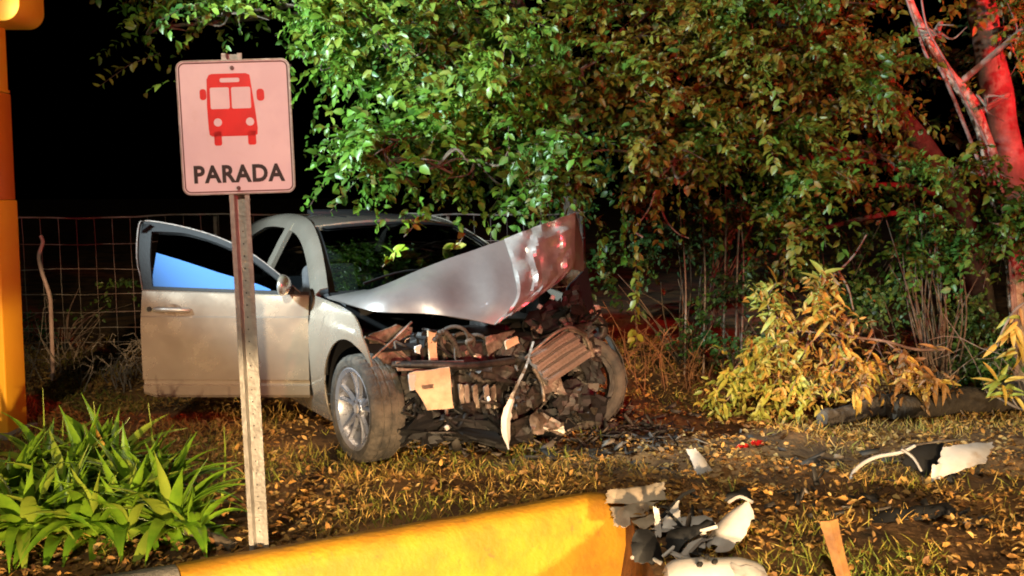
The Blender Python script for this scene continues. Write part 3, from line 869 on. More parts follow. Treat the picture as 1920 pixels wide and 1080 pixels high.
# wheels: axis along local Y, outer face at -Y
def wheel(loc, rot, name='wheel', dusty=True):
    e = empty(name, loc, rot, parent=car)
    tp = [(0.238, -0.088), (0.262, -0.104), (0.292, -0.108), (0.312, -0.098), (0.322, -0.086), (0.325, -0.055), (0.317, -0.053), (0.317, -0.043), (0.326, -0.041), (0.327, -0.008),
          (0.318, -0.006), (0.318, 0.006), (0.327, 0.008), (0.326, 0.041), (0.317, 0.043), (0.317, 0.053), (0.325, 0.055), (0.322, 0.086), (0.312, 0.098), (0.292, 0.108), (0.262, 0.104), (0.238, 0.088)]
    def rm(k, j, r):
        if k % 3 == 0 and (j in (4, 5, 16, 17) or (j in (8, 9, 12, 13) and k % 2 == 0)): return r - 0.007
        return r
    MB().lathe(tp, 108, None, rm, close=True).build('tyre', M['tyre'], e, smooth=25)
    mb = MB()
    mb.lathe([(0.243, -0.098), (0.250, -0.095), (0.248, -0.083), (0.228, -0.078), (0.222, -0.06), (0.212, 0.0), (0.218, 0.08), (0.245, 0.09), (0.240, 0.094), (0.212, 0.085), (0.205, 0.0), (0.214, -0.062), (0.222, -0.085)], 48, None, None, close=True)
    for s_ in range(5):
        for off in (-0.16, 0.16):
            a0 = 2 * PI * s_ / 5 + PI / 2 + off * 0.75; a1 = 2 * PI * s_ / 5 + PI / 2 + off * 1.25
            p0 = Vector((0.045 * math.cos(a0), -0.062, 0.045 * math.sin(a0))); p1 = Vector((0.226 * math.cos(a1), -0.084, 0.226 * math.sin(a1)))
            t = (p1 - p0).normalized(); sd = Vector((-t.z, 0, t.x)).normalized()
            Pp = []
            for k in range(5):
                q = p0.lerp(p1, k / 4); w = 0.0125 - 0.003 * math.sin(PI * k / 4); q.y += 0.010 * math.sin(PI * k / 4)
                Pp.append([q - sd * w + Vector((0, 0.022, 0)), q - sd * w * 0.7, q + sd * w * 0.7, q + sd * w + Vector((0, 0.022, 0))])
            mb.solid(Pp, 0.006)
    mb.lathe([(0.0, -0.062), (0.03, -0.066), (0.058, -0.064), (0.066, -0.05), (0.066, -0.02), (0.0, -0.02)], 24)
    mb.build('rim', M['alloy'], e, smooth=35)
    mb = MB()
    mb.lathe([(0.0, -0.076), (0.026, -0.074), (0.030, -0.066)], 18)
    mb.build('hub_cap', M['grey_plastic'], e, smooth=40)
    for k in range(5):
        a = 2 * PI * (k + 0.5) / 5 + PI / 2
        MB().lathe([(0.0, -0.069), (0.008, -0.069), (0.009, -0.06)], 8, Matrix.Translation((0.047 * math.cos(a), 0, 0.047 * math.sin(a)))).build('wheel_nut', M['disc'], e)
    MB().lathe([(0.0, -0.01), (0.150, -0.01), (0.150, 0.012), (0.0, 0.012)], 36).build('brake_disc', M['disc'], e, smooth=30)
    return e
wheel((0.02, -0.785, 0.325), (R(0), 0, R(2)))
wheel((-2.72, -0.79, 0.325), (0, 0.4, 0))
wheel((-2.72, 0.79, 0.325), (0, 0.7, PI))
# far front wheel, torn round so that its face looks ahead
fw = cl(1082, 716, 0.12)
farw = wheel(fw, (R(10), R(25), R(64 + 180)))
farw['label'] = 'displaced far front wheel twisted round behind the wreckage'
for ch in farw.children:
    ch.data = ch.data.copy(); ch.data.materials.clear(); ch.data.materials.append(M['rubber'] if ch.name.startswith('tyre') else M['engine'])
# wheel arch liners
for s in (-1,):
    P = []
    for k in range(17):
        a = PI * k / 16
        P.append([Vector((0.43 * math.cos(a), s * 0.85, 0.335 + 0.43 * math.sin(a))), Vector((0.43 * math.cos(a), s * 0.50, 0.335 + 0.43 * math.sin(a)))])
    P = P[5:]
    MB().solid(P, 0.01).build('arch_liner', M['black'], car, smooth=60)
MB().box((-0.2, -0.52, 0.45), (0.9, 0.03, 0.5)).build('inner_wing', M['engine'], car)

# ---------------------------------------------------------------- buckled bonnet
def lerp3(a, b, t): return a + (b - a) * t
A0 = Vector((-0.50, -0.83, 0.945)); A1 = Vector((-0.44, -0.60, 0.985))
B0 = cl(928, 609, 0.40); G0 = cl(968, 560, 0.40); C0 = cl(946, 449, 0.10)
bot = catmull([A0, cl(700, 583, 0.02), cl(800, 588, 0.20), cl(870, 598, 0.32), B0], 6)
top = catmull([A1, cl(700, 541, -0.20), cl(770, 512, -0.08), cl(860, 478, 0.02), C0], 6)
ridge = catmull([B0, G0, cl(962, 500, 0.26), C0], 9)
mb = MB(); P = []
for i in range(len(bot)):
    row = []
    for j in range(19):
        t = j / 18
        p = bot[i].lerp(top[i], t)
        f = i / (len(bot) - 1)
        rp_ = ridge[min(len(ridge) - 1, round(t * (len(ridge) - 1)))]
        rl_ = B0.lerp(C0, t)
        p = p + (rp_ - rl_) * f ** 3
        nrm = Vector((0.55, -0.55, 0.62))
        p = p + nrm * (0.055 * math.sin(PI * t) * math.sin(PI * min(1, f * 1.15)) - 0.045 * math.exp(-((f - 0.74) / 0.10) ** 2) * math.sin(PI * t) + 0.022 * math.exp(-((f - 0.9) / 0.05) ** 2) * math.sin(PI * t)) * (1 - f ** 8)
        p = p + noise.noise_vector(p * 4.5) * 0.010 * f * (1 - f ** 6)
        row.append(p)
    P.append(row)
hood = mb.solid(P, 0.012).build('bonnet', M['hood_paint'], car, smooth=35)
hood['label'] = 'buckled silver bonnet folded up into a peak'
# crumpled face in front of the ridge
E0 = cl(1078, 398, 0.12); F0 = cl(1070, 505, 0.20)
far = catmull([cl(1000, 562, 0.34), F0, cl(1076, 450, 0.18), E0], 9)
mb = MB(); P = []
NI, NJ = len(ridge), 24
for i in range(NI):
    row = []
    for j in range(NJ):
        t = j / (NJ - 1); f = i / (NI - 1)
        p = ridge[i].lerp(far[i], t)
        k = math.sin(PI * t) ** 0.6
        h = abs(noise.noise(Vector((f * 3.0, t * 3.4, 2.0)))) * 2.2 + 0.55 * abs(noise.noise(Vector((f * 7.5, t * 4.5, 7)))) + 0.30 * math.sin(f * 11 - t * 5)
        tri = lambda w: abs((w % 1.0) - 0.5) * 2
        nz_ = noise.noise(Vector((f * 2.2, t * 2.6, 5.0)))
        h = 0.95 * tri(f * 1.9 + t * 0.9 + 0.9 * nz_) + 0.55 * tri(t * 3.1 - f * 1.6 + 1.2 * nz_) + 0.25 * tri(f * 6 + t * 4 + nz_)
        p = p + Vector((0.85, -0.35, 0.15)) * (0.062 * h * k) + noise.noise_vector(Vector((f * 9, t * 8, 1))) * 0.006 * k
        row.append(p)
    P.append(row)
mb.solid(P, 0.006).build('bonnet_fold', M['primer'], car, smooth=20)['label'] = 'crumpled inner face of the bonnet'
# outer flap past the peak
mb = MB(); P = []
fl_a = catmull([E0, cl(1076, 450, 0.18), F0], 6); fl_b = catmull([cl(1081, 404, 0.02), cl(1092, 455, 0.02), cl(1094, 508, 0.06)], 6)
for i in range(len(fl_a)):
    P.append([fl_a[i].lerp(fl_b[i], j / 5) + noise.noise_vector(fl_a[i] * 7 + Vector((j, 0, 0))) * 0.008 for j in range(6)])
mb.solid(P, 0.010).build('bonnet_flap', M['hood_paint'], car, smooth=35)
# cowl and wiper area
P = []
for i in range(17):
    a = -1 + 2 * i / 16
    b = ws_pt(a, 0.0)
    P.append([b + Vector((-0.01, 0, 0.0)), b + Vector((0.06, 0, -0.012)), b + Vector((0.12, 0, -0.035))])
MB().solid(P, 0.01).build('cowl', M['black'], car, smooth=40)
for (a0, a1) in ((-0.75, -0.1), (-0.05, 0.6)):
    MB().tube([ws_pt(a0 + (a1 - a0) * t, 0.04 + 0.12 * math.sin(PI * t * 0.7)) + Vector((0.02, 0, 0.03)) for t in np.linspace(0, 1, 8)], 0.008, 5).build('wiper', M['black'], car)

# ---------------------------------------------------------------- torn front end
MB().box((0.02, 0.0, 0.52), (0.50, 0.62, 0.42), (0.03, 0.05, 0.04)).build('engine_block', M['engine'], car, bevel=0.03)
MB().box((-0.15, 0.30, 0.72), (0.34, 0.40, 0.16), (0.0, 0.1, 0.3)).build('intake_manifold', M['engine'], car, bevel=0.04)
MB().box((-0.12, -0.05, 0.22), (0.5, 0.95, 0.06), (0, -0.03, 0)).build('subframe', M['engine'], car, bevel=0.015)

def plate(name, pts2d, x, m, dx=None, th=0.012, warp=0.008, n=5, parent=car):
    """bent sheet through four photo corners, each at its own depth"""
    dx = dx or [0, 0, 0, 0]
    c = [cl(p[0], p[1], x + q) for p, q in zip(pts2d, dx)]
    P = []
    for i in range(n + 1):
        row = []
        for j in range(n + 1):
            s_, t = i / n, j / n
            p = c[0].lerp(c[1], s_).lerp(c[3].lerp(c[2], s_), t)
            p += noise.noise_vector(p * 11) * warp + Vector((0.02, 0, 0)) * (abs(((s_ * 2.3 + t * 1.1) % 1) - 0.5) - 0.25) * (warp / 0.008)
            row.append(p)
        P.append(row)
    return MB().solid(P, th).build(name, m, parent, smooth=25)
def pipe(name, pts, x, r, m, n=8, sm=6):
    q = [cl(p[0], p[1], x + (p[2] if len(p) > 2 else 0)) for p in pts]
    return MB().tube(catmull(q, sm), r, n).build(name, m, car, smooth=60)

# headlamp carrier left of the photo: crossed brown panels
plate('headlamp_carrier', [(688, 628), (742, 608), (772, 622), (700, 668)], 0.16, M['steel'])
plate('headlamp_carrier', [(700, 660), (735, 640), (770, 672), (716, 682)], 0.20, M['steel'])
plate('headlamp_carrier', [(738, 612), (772, 612), (764, 650), (742, 655)], 0.12, M['steel'])
pipe('brace', [(698, 672), (735, 640), (772, 604)], 0.24, 0.009, M['steel'])
pipe('brace', [(684, 632), (720, 645), (768, 676)], 0.22, 0.008, M['steel'])
plate('bracket', [(800, 619), (816, 621), (819, 674), (804, 675)], 0.30, M['peach'], warp=0.003)
plate('bracket', [(776, 650), (788, 646), (786, 664), (777, 660)], 0.30, M['white_plastic'], warp=0.003)
plate('bracket', [(826, 625), (834, 627), (838, 672), (830, 672)], 0.26, M['steel'], warp=0.003)
plate('bracket', [(908, 632), (965, 618), (950, 640), (914, 668)], 0.32, M['steel'])
plate('bracket', [(945, 640), (968, 630), (972, 642), (948, 655)], 0.36, M['peach'], warp=0.004)
for (u, v, r) in ((868, 648, 0.075), (893, 646, 0.06), (852, 640, 0.09)):
    c = cl(u, v, 0.28)
    MB().tube([c + Vector((0.02 * math.sin(a * 2), r * math.cos(a), r * math.sin(a))) for a in np.linspace(0, 2 * PI, 22)], 0.012, 7, cap=False).build('hose_loop', M['rubber'], car, smooth=60)
MB().lathe([(0.0, 0.0), (0.05, 0.0), (0.06, 0.02), (0.05, 0.04), (0.0, 0.04)], 20, Matrix.Translation(cl(880, 656, 0.24)) @ Euler((0, 0, PI / 2)).to_matrix().to_4x4()).build('pulley', M['steel'], car, smooth=35)
for (u, v) in ((872, 662), (895, 668), (880, 640)):
    MB().box(cl(u, v, 0.30), (0.03, 0.05, 0.03), (0.3, 0.4, u)).build('fitting', M['steel'], car, bevel=0.006)
# crossmember, crash boxes
pipe('bumper_beam', [(735, 684, 0), (800, 684, 0.1), (880, 686, 0.16), (962, 676, 0.12)], 0.30, 0.022, M['engine'])
plate('beam_face', [(742, 676), (868, 676), (870, 692), (744, 694)], 0.36, M['greyplate'], dx=[-0.04, 0.04, 0.04, -0.04])
pl = plate('crash_plate', [(764, 700), (842, 688), (850, 764), (800, 768)], 0.40, M['peach'], dx=[0, 0.06, 0.05, 0.02])
pl['label'] = 'pale bent plate hanging from the torn front'
plate('crash_plate', [(790, 722), (846, 716), (848, 724), (792, 729)], 0.43, M['steel'], warp=0.002)
plate('clip_panel', [(764, 702), (778, 702), (776, 730), (768, 732)], 0.42, M['white_plastic'], warp=0.003)
for i, u in enumerate((858, 868, 884, 905, 918)):
    plate('radiator_rib', [(u, 720 + i * 2), (u + 8, 720), (u + 14, 764), (u + 6, 766)], 0.34, M['steel'] if i % 2 == 0 else M['greyplate'], warp=0.003)
for (u, v) in ((838, 802), (916, 748), (1012, 575), (1036, 558)):
    MB().box(cl(u, v, 0.38), (0.02, 0.028, 0.03), (0.5, 0.2, u * 0.3)).build('clip', M['white_plastic'], car, bevel=0.006)
plate('undertray', [(852, 802), (925, 806), (940, 836), (868, 815)], 0.42, M['black'], dx=[-0.1, -0.05, 0.1, 0.05], warp=0.02)
plate('undertray', [(765, 776), (860, 786), (866, 820), (790, 834)], 0.26, M['black'], warp=0.03, n=8)
# leaning condenser with long ribs
cc4 = [cl(990, 668, 0.44), cl(1066, 616, 0.40), cl(1112, 668, 0.46), cl(1030, 722, 0.52)]
P = []
for i in range(29):
    row = []
    for j in range(8):
        s_, t = j / 7, i / 28
        p = cc4[0].lerp(cc4[1], s_).lerp(cc4[3].lerp(cc4[2], s_), t)
        row.append(p + Vector((0.020 * (1 if (i % 7) in (2, 3, 4) else -0.25), 0, 0)) + noise.noise_vector(p * 8) * 0.008)
    P.append(row)
MB().solid(P, 0.03).build('condenser', M['greyplate'], car, smooth=20)['label'] = 'grey ribbed condenser leaning out of the engine bay'
pipe('condenser_frame', [(985, 672), (1010, 650), (1045, 622), (1072, 614), (1100, 628)], 0.46, 0.011, M['steel'])
pipe('condenser_frame', [(1066, 616), (1096, 630), (1112, 668)], 0.44, 0.013, M['steel'])
plate('bracket', [(1090, 632), (1106, 640), (1112, 662), (1098, 652)], 0.40, M['steel'], warp=0.004)
# hanging bumper trim strip that ends in a pale point
P = []
spine = catmull([cl(1000, 640, 0.45), cl(985, 690, 0.50), cl(962, 740, 0.52), cl(948, 790, 0.53), cl(953, 842, 0.54)], 6)
for i, p in enumerate(spine):
    f = i / (len(spine) - 1)
    w = interp(f, [(0, 0.008), (0.45, 0.013), (0.62, 0.030), (0.8, 0.034), (1, 0.003)])
    w *= 1 + 0.5 * noise.noise(p * 23)
    P.append([p + Vector((0, -w, 0.0)) , p + Vector((0.012, 0, 0)), p + Vector((0, w * (1 + 0.6 * noise.noise(p * 31)), 0))])
MB().solid(P[:len(P) // 2 + 2], 0.006).build('bumper_strip', M['steel'], car, smooth=30)
MB().solid(P[len(P) // 2 + 1:], 0.007).build('bumper_strip', M['white_plastic'], car, smooth=30)['label'] = 'pale pointed bumper strip hanging to the ground'
pipe('brace', [(1000, 690), (1016, 720), (1020, 752)], 0.45, 0.012, M['steel'])
# dark machinery round the far wheel, cables
def roof_v(u):      # lower edge of the bonnet: nothing may poke through it
    return interp(u, [(640, 590), (800, 604), (930, 628), (980, 585), (1070, 540), (1120, 560)])
for k in range(72):
    u0 = random.uniform(740, 1100)
    v0 = random.uniform(roof_v(u0) + 18, 815)
    if u0 < 870 and 690 < v0 < 770: v0 = random.uniform(770, 825)
    x0 = random.uniform(0.02, 0.36)
    pts = [(u0, v0)]
    for _ in range(3):
        u2 = min(1125, max(735, pts[-1][0] + random.uniform(-45, 45)))
        pts.append((u2, max(roof_v(u2) + 14, min(835, pts[-1][1] + random.uniform(-32, 32))), random.uniform(-0.07, 0.07)))
    pipe('cable', pts, x0, random.choice((0.004, 0.005, 0.007, 0.010, 0.013)), random.choice((M['rubber'], M['engine'], M['engine'], M['black'], M['steel'])), 6)
def crumpled(name, c, size, rot, m, amp=0.35, cuts=3):
    bm = bmesh.new(); bmesh.ops.create_cube(bm, size=1.0)
    bmesh.ops.subdivide_edges(bm, edges=bm.edges[:], cuts=cuts, use_grid_fill=True)
    o3 = Vector((random.uniform(0, 50), random.uniform(0, 50), 0))
    for v in bm.verts:
        v.co += noise.noise_vector(v.co * 2.2 + o3) * amp + noise.noise_vector(v.co * 5.5 + o3) * amp * 0.35
        v.co = Vector((v.co.x * size[0], v.co.y * size[1], v.co.z * size[2]))
    me = bpy.data.meshes.new(name); bm.to_mesh(me); bm.free()
    return link_mesh(name, me, m, car, c, rot)
for k in range(40):
    u0 = random.uniform(780, 1130); v0 = random.uniform(roof_v(u0) + 22, 805)
    c = cl(u0, v0, random.uniform(0.0, 0.27))
    crumpled('broken_component', c, (random.uniform(0.04, 0.12), random.uniform(0.04, 0.16), random.uniform(0.03, 0.12)), (random.uniform(-1, 1), random.uniform(-1, 1), random.uniform(-2, 2)), random.choice((M['engine'], M['engine'], M['black'], M['greyplate'], M['engine'])))
for k in range(44):
    u0 = random.uniform(770, 1110) if k < 20 else random.uniform(950, 1120)
    v0 = random.uniform(roof_v(u0) + 16, 800)
    if 755 < u0 < 860 and 680 < v0 < 770: continue
    w, h = random.uniform(6, 26), random.uniform(5, 22)
    sl = random.uniform(-1.2, 1.2)
    plate('torn_sheet', [(u0, v0), (u0 + w, v0 - h * 0.4 * sl), (u0 + w * random.uniform(.6, 1.3), v0 + h), (u0 + random.uniform(-6, 6), v0 + h * random.uniform(.3, .9))], random.uniform(0.18, 0.46), random.choice((M['steel'], M['steel'], M['engine'], M['black'], M['engine'], M['greyplate'], M['peach'] if k % 11 == 0 else M['engine'])), dx=[0, random.uniform(-.1, .1), 0, random.uniform(-.1, .1)], n=4, warp=0.02, th=0.005)
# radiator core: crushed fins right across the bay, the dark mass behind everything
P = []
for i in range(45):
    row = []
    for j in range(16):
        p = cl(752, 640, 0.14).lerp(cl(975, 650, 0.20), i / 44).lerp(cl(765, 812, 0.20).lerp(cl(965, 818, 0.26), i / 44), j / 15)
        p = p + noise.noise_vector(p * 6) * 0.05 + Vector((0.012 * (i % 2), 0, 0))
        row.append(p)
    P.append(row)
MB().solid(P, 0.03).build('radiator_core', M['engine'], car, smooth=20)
for (u, v, x, sx, sy, sz, mk) in ((800, 795, 0.24, .16, .34, .12, 'black'), (895, 800, 0.30, .16, .36, .13, 'black'), (975, 805, 0.30, .14, .26, .12, 'engine'), (1040, 790, 0.30, .12, .22, .14, 'black'), (925, 700, 0.34, .10, .20, .10, 'engine'),
                          (1000, 740, 0.34, .10, .16, .16, 'engine'), (1060, 740, 0.32, .10, .20, .14, 'black'), (1095, 690, 0.26, .10, .16, .16, 'engine'), (1085, 640, 0.20, .12, .18, .16, 'engine'), (1040, 600, 0.18, .14, .22, .14, 'black'),
                          (1075, 590, 0.12, .14, .18, .14, 'engine'), (960, 655, 0.30, .10, .16, .12, 'engine'), (760, 740, 0.14, .12, .14, .18, 'black'), (1120, 770, 0.22, .10, .14, .14, 'black')):
    crumpled('crushed_mass', cl(u, v, x), (sx, sy, sz), (random.uniform(-.5, .5), random.uniform(-.5, .5), random.uniform(-.6, .6)), M[mk], 0.45, 4)
# bent panels over the far wheel
for c4, x0, mk in (([(1010, 690), (1052, 700), (1064, 742), (1018, 735)], 0.42, 'greyplate'), ([(1050, 735), (1096, 726), (1088, 768), (1046, 778)], 0.40, 'engine'), ([(1086, 668), (1128, 682), (1132, 722), (1096, 716)], 0.34, 'black'),
                   ([(1000, 770), (1060, 790), (1050, 816), (992, 808)], 0.44, 'steel'), ([(1088, 740), (1140, 742), (1128, 786), (1084, 790)], 0.36, 'black'), ([(1020, 640), (1046, 624), (1052, 668), (1030, 676)], 0.30, 'black'),
                   ([(960, 720), (990, 712), (998, 760), (968, 770)], 0.40, 'engine'), ([(985, 590), (1050, 560), (1062, 602), (1000, 626)], 0.24, 'black'), ([(1050, 556), (1090, 530), (1096, 590), (1062, 604)], 0.18, 'engine')):
    plate('bent_panel', c4, x0, M[mk], dx=[random.uniform(-.08, .08) for _ in range(4)], n=7, warp=0.03, th=0.006)
# ribbed hoses
for pts, x0 in (([(812, 640), (830, 622), (850, 640), (862, 668)], 0.31), ([(1010, 600), (1030, 590), (1052, 604), (1040, 626)], 0.22), ([(985, 745), (1010, 770), (1050, 775), (1080, 760)], 0.30), ([(880, 700), (905, 712), (935, 708), (960, 720)], 0.36)):
    q_ = catmull([cl(a, b, x0) for a, b in pts], 14)
    MB().tube(q_, [0.019 if (i // 2) % 2 else 0.015 for i in range(len(q_))], 9).build('ribbed_hose', M['rubber'], car, smooth=60)
# strut tower, far wing scraps behind the wheel
plate('far_wing', [(1060, 540), (1100, 500), (1112, 575), (1082, 600)], 0.05, M['black'])
plate('wing_scrap', [(1093, 570), (1122, 572), (1128, 594), (1100, 590)], 0.02, M['beige_panel'])
MB().tube(catmull([cl(1108, 590, 0.0), cl(1128, 606, 0.02), cl(1130, 625, 0.02), cl(1110, 640, 0.0)], 6), 0.035, 9).build('strut', M['engine'], car, smooth=60)
P = []
for i, (u, v, x) in enumerate([(1085, 596, -0.02), (1118, 606, 0.0), (1148, 634, 0.02), (1168, 672, 0.05), (1176, 714, 0.07), (1168, 758, 0.09), (1146, 792, 0.10), (1118, 812, 0.11)]):
    c = cl(u, v, x); c2 = cl(u - 10, v + 2, x - 0.16)
    P.append([c + noise.noise_vector(c * 9) * 0.012, c.lerp(c2, .5) + noise.noise_vector(c2 * 9) * 0.01, c2])
MB().solid(P, 0.006).build('arch_liner', M['rubber'], car, smooth=40)
pipe('suspension_arm', [(900, 790), (960, 780), (1040, 760)], 0.06, 0.016, M['engine'])
pipe('suspension_arm', [(760, 800), (840, 815), (930, 800)], 0.08, 0.013, M['engine'])

# ------------------------------------------------------------------ bus stop sign on its post
S_BASE = gnd(487, 1040)
S_BASE.z = gz(S_BASE.x, S_BASE.y) - 0.02
PX = S_BASE.y
sgn = empty('bus_stop_sign', S_BASE)
kk = FPX / PX
top_p = at(434, 100, PX); lean = (top_p - S_BASE); PL = lean.length
zax = lean.normalized(); xax = Vector((1, 0.03, 0)); xax = (xax - zax * xax.dot(zax)).normalized(); yax = zax.cross(xax)
SM = Matrix((xax, yax, zax)).transposed()
def sp(x, y, z): return SM @ Vector((x, y, z))
# U-channel post with flanges
prof = [(-0.044, -0.004), (-0.024, -0.004), (-0.017, 0.028), (0.017, 0.028), (0.024, -0.004), (0.044, -0.004), (0.044, 0.001), (0.027, 0.001), (0.020, 0.033), (-0.020, 0.033), (-0.027, 0.001), (-0.044, 0.001)]
mb = MB(); nst = 26
vs = []
for i in range(nst + 1):
    z = PL * i / nst
    for (a, b) in prof: vs.append(sp(a, b, z))
fs = []; nn_ = len(prof)
for i in range(nst):
    for k in range(nn_):
        k2 = (k + 1) % nn_
        fs.append((i * nn_ + k, i * nn_ + k2, (i + 1) * nn_ + k2, (i + 1) * nn_ + k))
fs.append(tuple(range(nn_))); fs.append(tuple(nst * nn_ + k for k in range(nn_))[::-1])
mb.add(vs, fs); mb.build('post', M['galv'], sgn, smooth=20)
mb = MB()
for i in range(30):
    z = 0.06 + i * 0.055
    if z > PL - 0.75: break
    mb.prism([(0.0035 * math.cos(a), 0.0035 * math.sin(a)) for a in np.linspace(0, 2 * PI, 9)[:-1]], 0, 0.001,
             Matrix.Translation(sp(0, 0.0275, z)) @ SM.to_4x4() @ Euler((PI / 2, 0, 0)).to_matrix().to_4x4())
ho = mb.build('post_holes', M['sign_black'], sgn); ho['kind'] = 'stuff'
# plate
Z0, Z1 = PL - (362 - 104) / kk, PL - 12 / kk
PW, PH = 208 / kk, Z1 - Z0
pc = Z0 + PH / 2
def rrect(w, h, r, n=6):
    out = []
    for (cx, cy, a0) in ((w / 2 - r, h / 2 - r, 0), (-w / 2 + r, h / 2 - r, PI / 2), (-w / 2 + r, -h / 2 + r, PI), (w / 2 - r, -h / 2 + r, 1.5 * PI)):
        for k in range(n + 1):
            a = a0 + PI / 2 * k / n
            out.append((cx + r * math.cos(a), cy + r * math.sin(a)))
    return out
PMX = Matrix.Translation(sp(0.004, -0.006, pc)) @ SM.to_4x4() @ Euler((R(90), 0, 0)).to_matrix().to_4x4() 
# local plate axes: x right, y up, z towards the viewer
def layer(name, polys, z0, z1, m, parent=sgn):
    mb = MB()
    for po in polys: mb.prism(po, z0, z1, PMX)
    return mb.build(name, m, parent, smooth=30)
layer('plate', [rrect(PW, PH, 0.035)], 0, 0.003, M['sign_white'])
def ring_layer(name, w, h, r, t, z0, z1, m):
    a = rrect(w, h, r); b = rrect(w - 2 * t, h - 2 * t, max(0.002, r - t)); n = len(a)
    vs = [PMX @ Vector((x, y, z1)) for x, y in a] + [PMX @ Vector((x, y, z1)) for x, y in b] + [PMX @ Vector((x, y, z0)) for x, y in a] + [PMX @ Vector((x, y, z0)) for x, y in b]
    fs = []
    for i in range(n):
        j = (i + 1) % n
        fs += [(i, j, n + j, n + i), (2 * n + i, 2 * n + j, j, i), (n + i, n + j, 3 * n + j, 3 * n + i)]
    return MB().add(vs, fs).build(name, m, sgn, smooth=30)
ring_layer('border_line', PW - 0.018, PH - 0.018, 0.028, 0.0055, 0.003, 0.0042, M['sign_line'])
ring_layer('rim', PW + 0.001, PH + 0.001, 0.0355, 0.006, 0.0031, 0.0062, M['galv'])
U = 1 / kk
def q(u, v): return ((u - 441) * U, (238 - v) * U)          # drawing of the pictogram in plate units
def rr_at(u0, v0, u1, v1, r, n=4):
    cx, cy = q((u0 + u1) / 2, (v0 + v1) / 2)
    return [(x + cx, y + cy) for x, y in rrect((u1 - u0) * U, (v1 - v0) * U, r * U, n)]
body = [q(396, 142), q(402, 140), q(464, 140), q(471, 143), q(478, 205), q(481, 240), q(480, 252), q(474, 254), q(397, 254), q(392, 251), q(391, 240), q(390, 200), q(392, 150)]
bus = layer('bus_symbol', [body, rr_at(400, 245, 414, 271, 4), rr_at(462, 245, 477, 271, 4), rr_at(378, 167, 390, 187, 5), rr_at(482, 169, 496, 191, 6)], 0.003, 0.0042, M['sign_red'])
layer('bus_windows', [rr_at(397, 165, 432, 204, 3), rr_at(436, 165, 471, 204, 3), rr_at(416, 148, 452, 156, 3),
                      rr_at(401, 221, 416, 236, 7.4), rr_at(460, 221, 475, 236, 7.4)], 0.0042, 0.0052, M['sign_white'], bus)
for v in (130, 350):
    cx, cy = q(440, v)
    MB().prism([(cx + 0.009 * math.cos(a), cy + 0.009 * math.sin(a)) for a in np.linspace(0, 2 * PI, 13)[:-1]], 0.003, 0.009, PMX).build('bolt', M['sign_line'], sgn)
fd = bpy.data.curves.new('lettering', 'FONT')
fd.body = 'PARADA'; fd.align_x = 'CENTER'; fd.align_y = 'CENTER'; fd.size = 0.118; fd.extrude = 0.0006; fd.offset = 0.0042; fd.space_character = 1.10; fd.resolution_u = 4
fo = bpy.data.objects.new('lettering', fd); C.objects.link(fo)
bpy.context.view_layer.update()
fme = bpy.data.meshes.new_from_object(fo.evaluated_get(bpy.context.evaluated_depsgraph_get()))
C.objects.unlink(fo); bpy.data.objects.remove(fo)
xsx = [v.co.x for v in fme.vertices]; sc_x = (168 * U) / (max(xsx) - min(xsx))
ysx = [v.co.y for v in fme.vertices]; sc_y = (33 * U) / (max(ysx) - min(ysx))
tx, ty = q(441, 325)
fme.transform(PMX @ Matrix.Translation((tx, ty, 0.0042)) @ Matrix.Diagonal((sc_x, sc_y, 1, 1)))
lo = link_mesh('lettering', fme, M['sign_black'], sgn); lo['label'] = 'black word PARADA'
tag(sgn, 'white bus stop sign with red bus reading PARADA on a leaning post', 'sign')

# ------------------------------------------------------------------ orange shelter pillar at the photo's edge
PB = gnd(-2, 815); PB.z = 0
pil = empty('shelter_pillar', PB)
kpm = PB.y / FPX
def vz(v): return at(0, v, PB.y).z
hwid = 37 * kpm
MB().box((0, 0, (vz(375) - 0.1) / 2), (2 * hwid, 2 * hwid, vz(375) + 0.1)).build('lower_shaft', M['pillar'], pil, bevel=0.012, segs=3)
MB().box((-0.004, 0, (vz(375) + vz(172)) / 2), (2 * hwid - 0.012, 2 * hwid - 0.012, vz(172) - vz(375) - 0.004)).build('middle_shaft', M['pillar_shaded'], pil, bevel=0.008)  # painted darker for the shade between the lit parts
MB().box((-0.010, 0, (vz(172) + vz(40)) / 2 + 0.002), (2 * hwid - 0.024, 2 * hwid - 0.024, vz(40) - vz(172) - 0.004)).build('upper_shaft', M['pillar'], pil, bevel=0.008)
MB().box((-0.010, 0, vz(168)), (2 * hwid - 0.010, 2 * hwid - 0.010, 0.02)).build('collar', M['pillar'], pil, bevel=0.004)
cap = [(x, z) for x, z in rrect(2 * 99 * kpm, 0.5, 0.11, 8)]
MB().prism(cap, -0.17, 0.17, Matrix.Translation((0, 0, vz(48) + 0.25)) @ Euler((PI / 2, 0, 0)).to_matrix().to_4x4()).build('cap_beam', M['pillar'], pil, smooth=30, bevel=0.01)
MB().box((0, 0, 0.02), (2 * hwid + 0.10, 2 * hwid + 0.10, 0.05)).build('base_plate', M['concrete'], pil, bevel=0.01)
tag(pil, 'orange yellow painted shelter pillar with a wide rounded top', 'pillar')

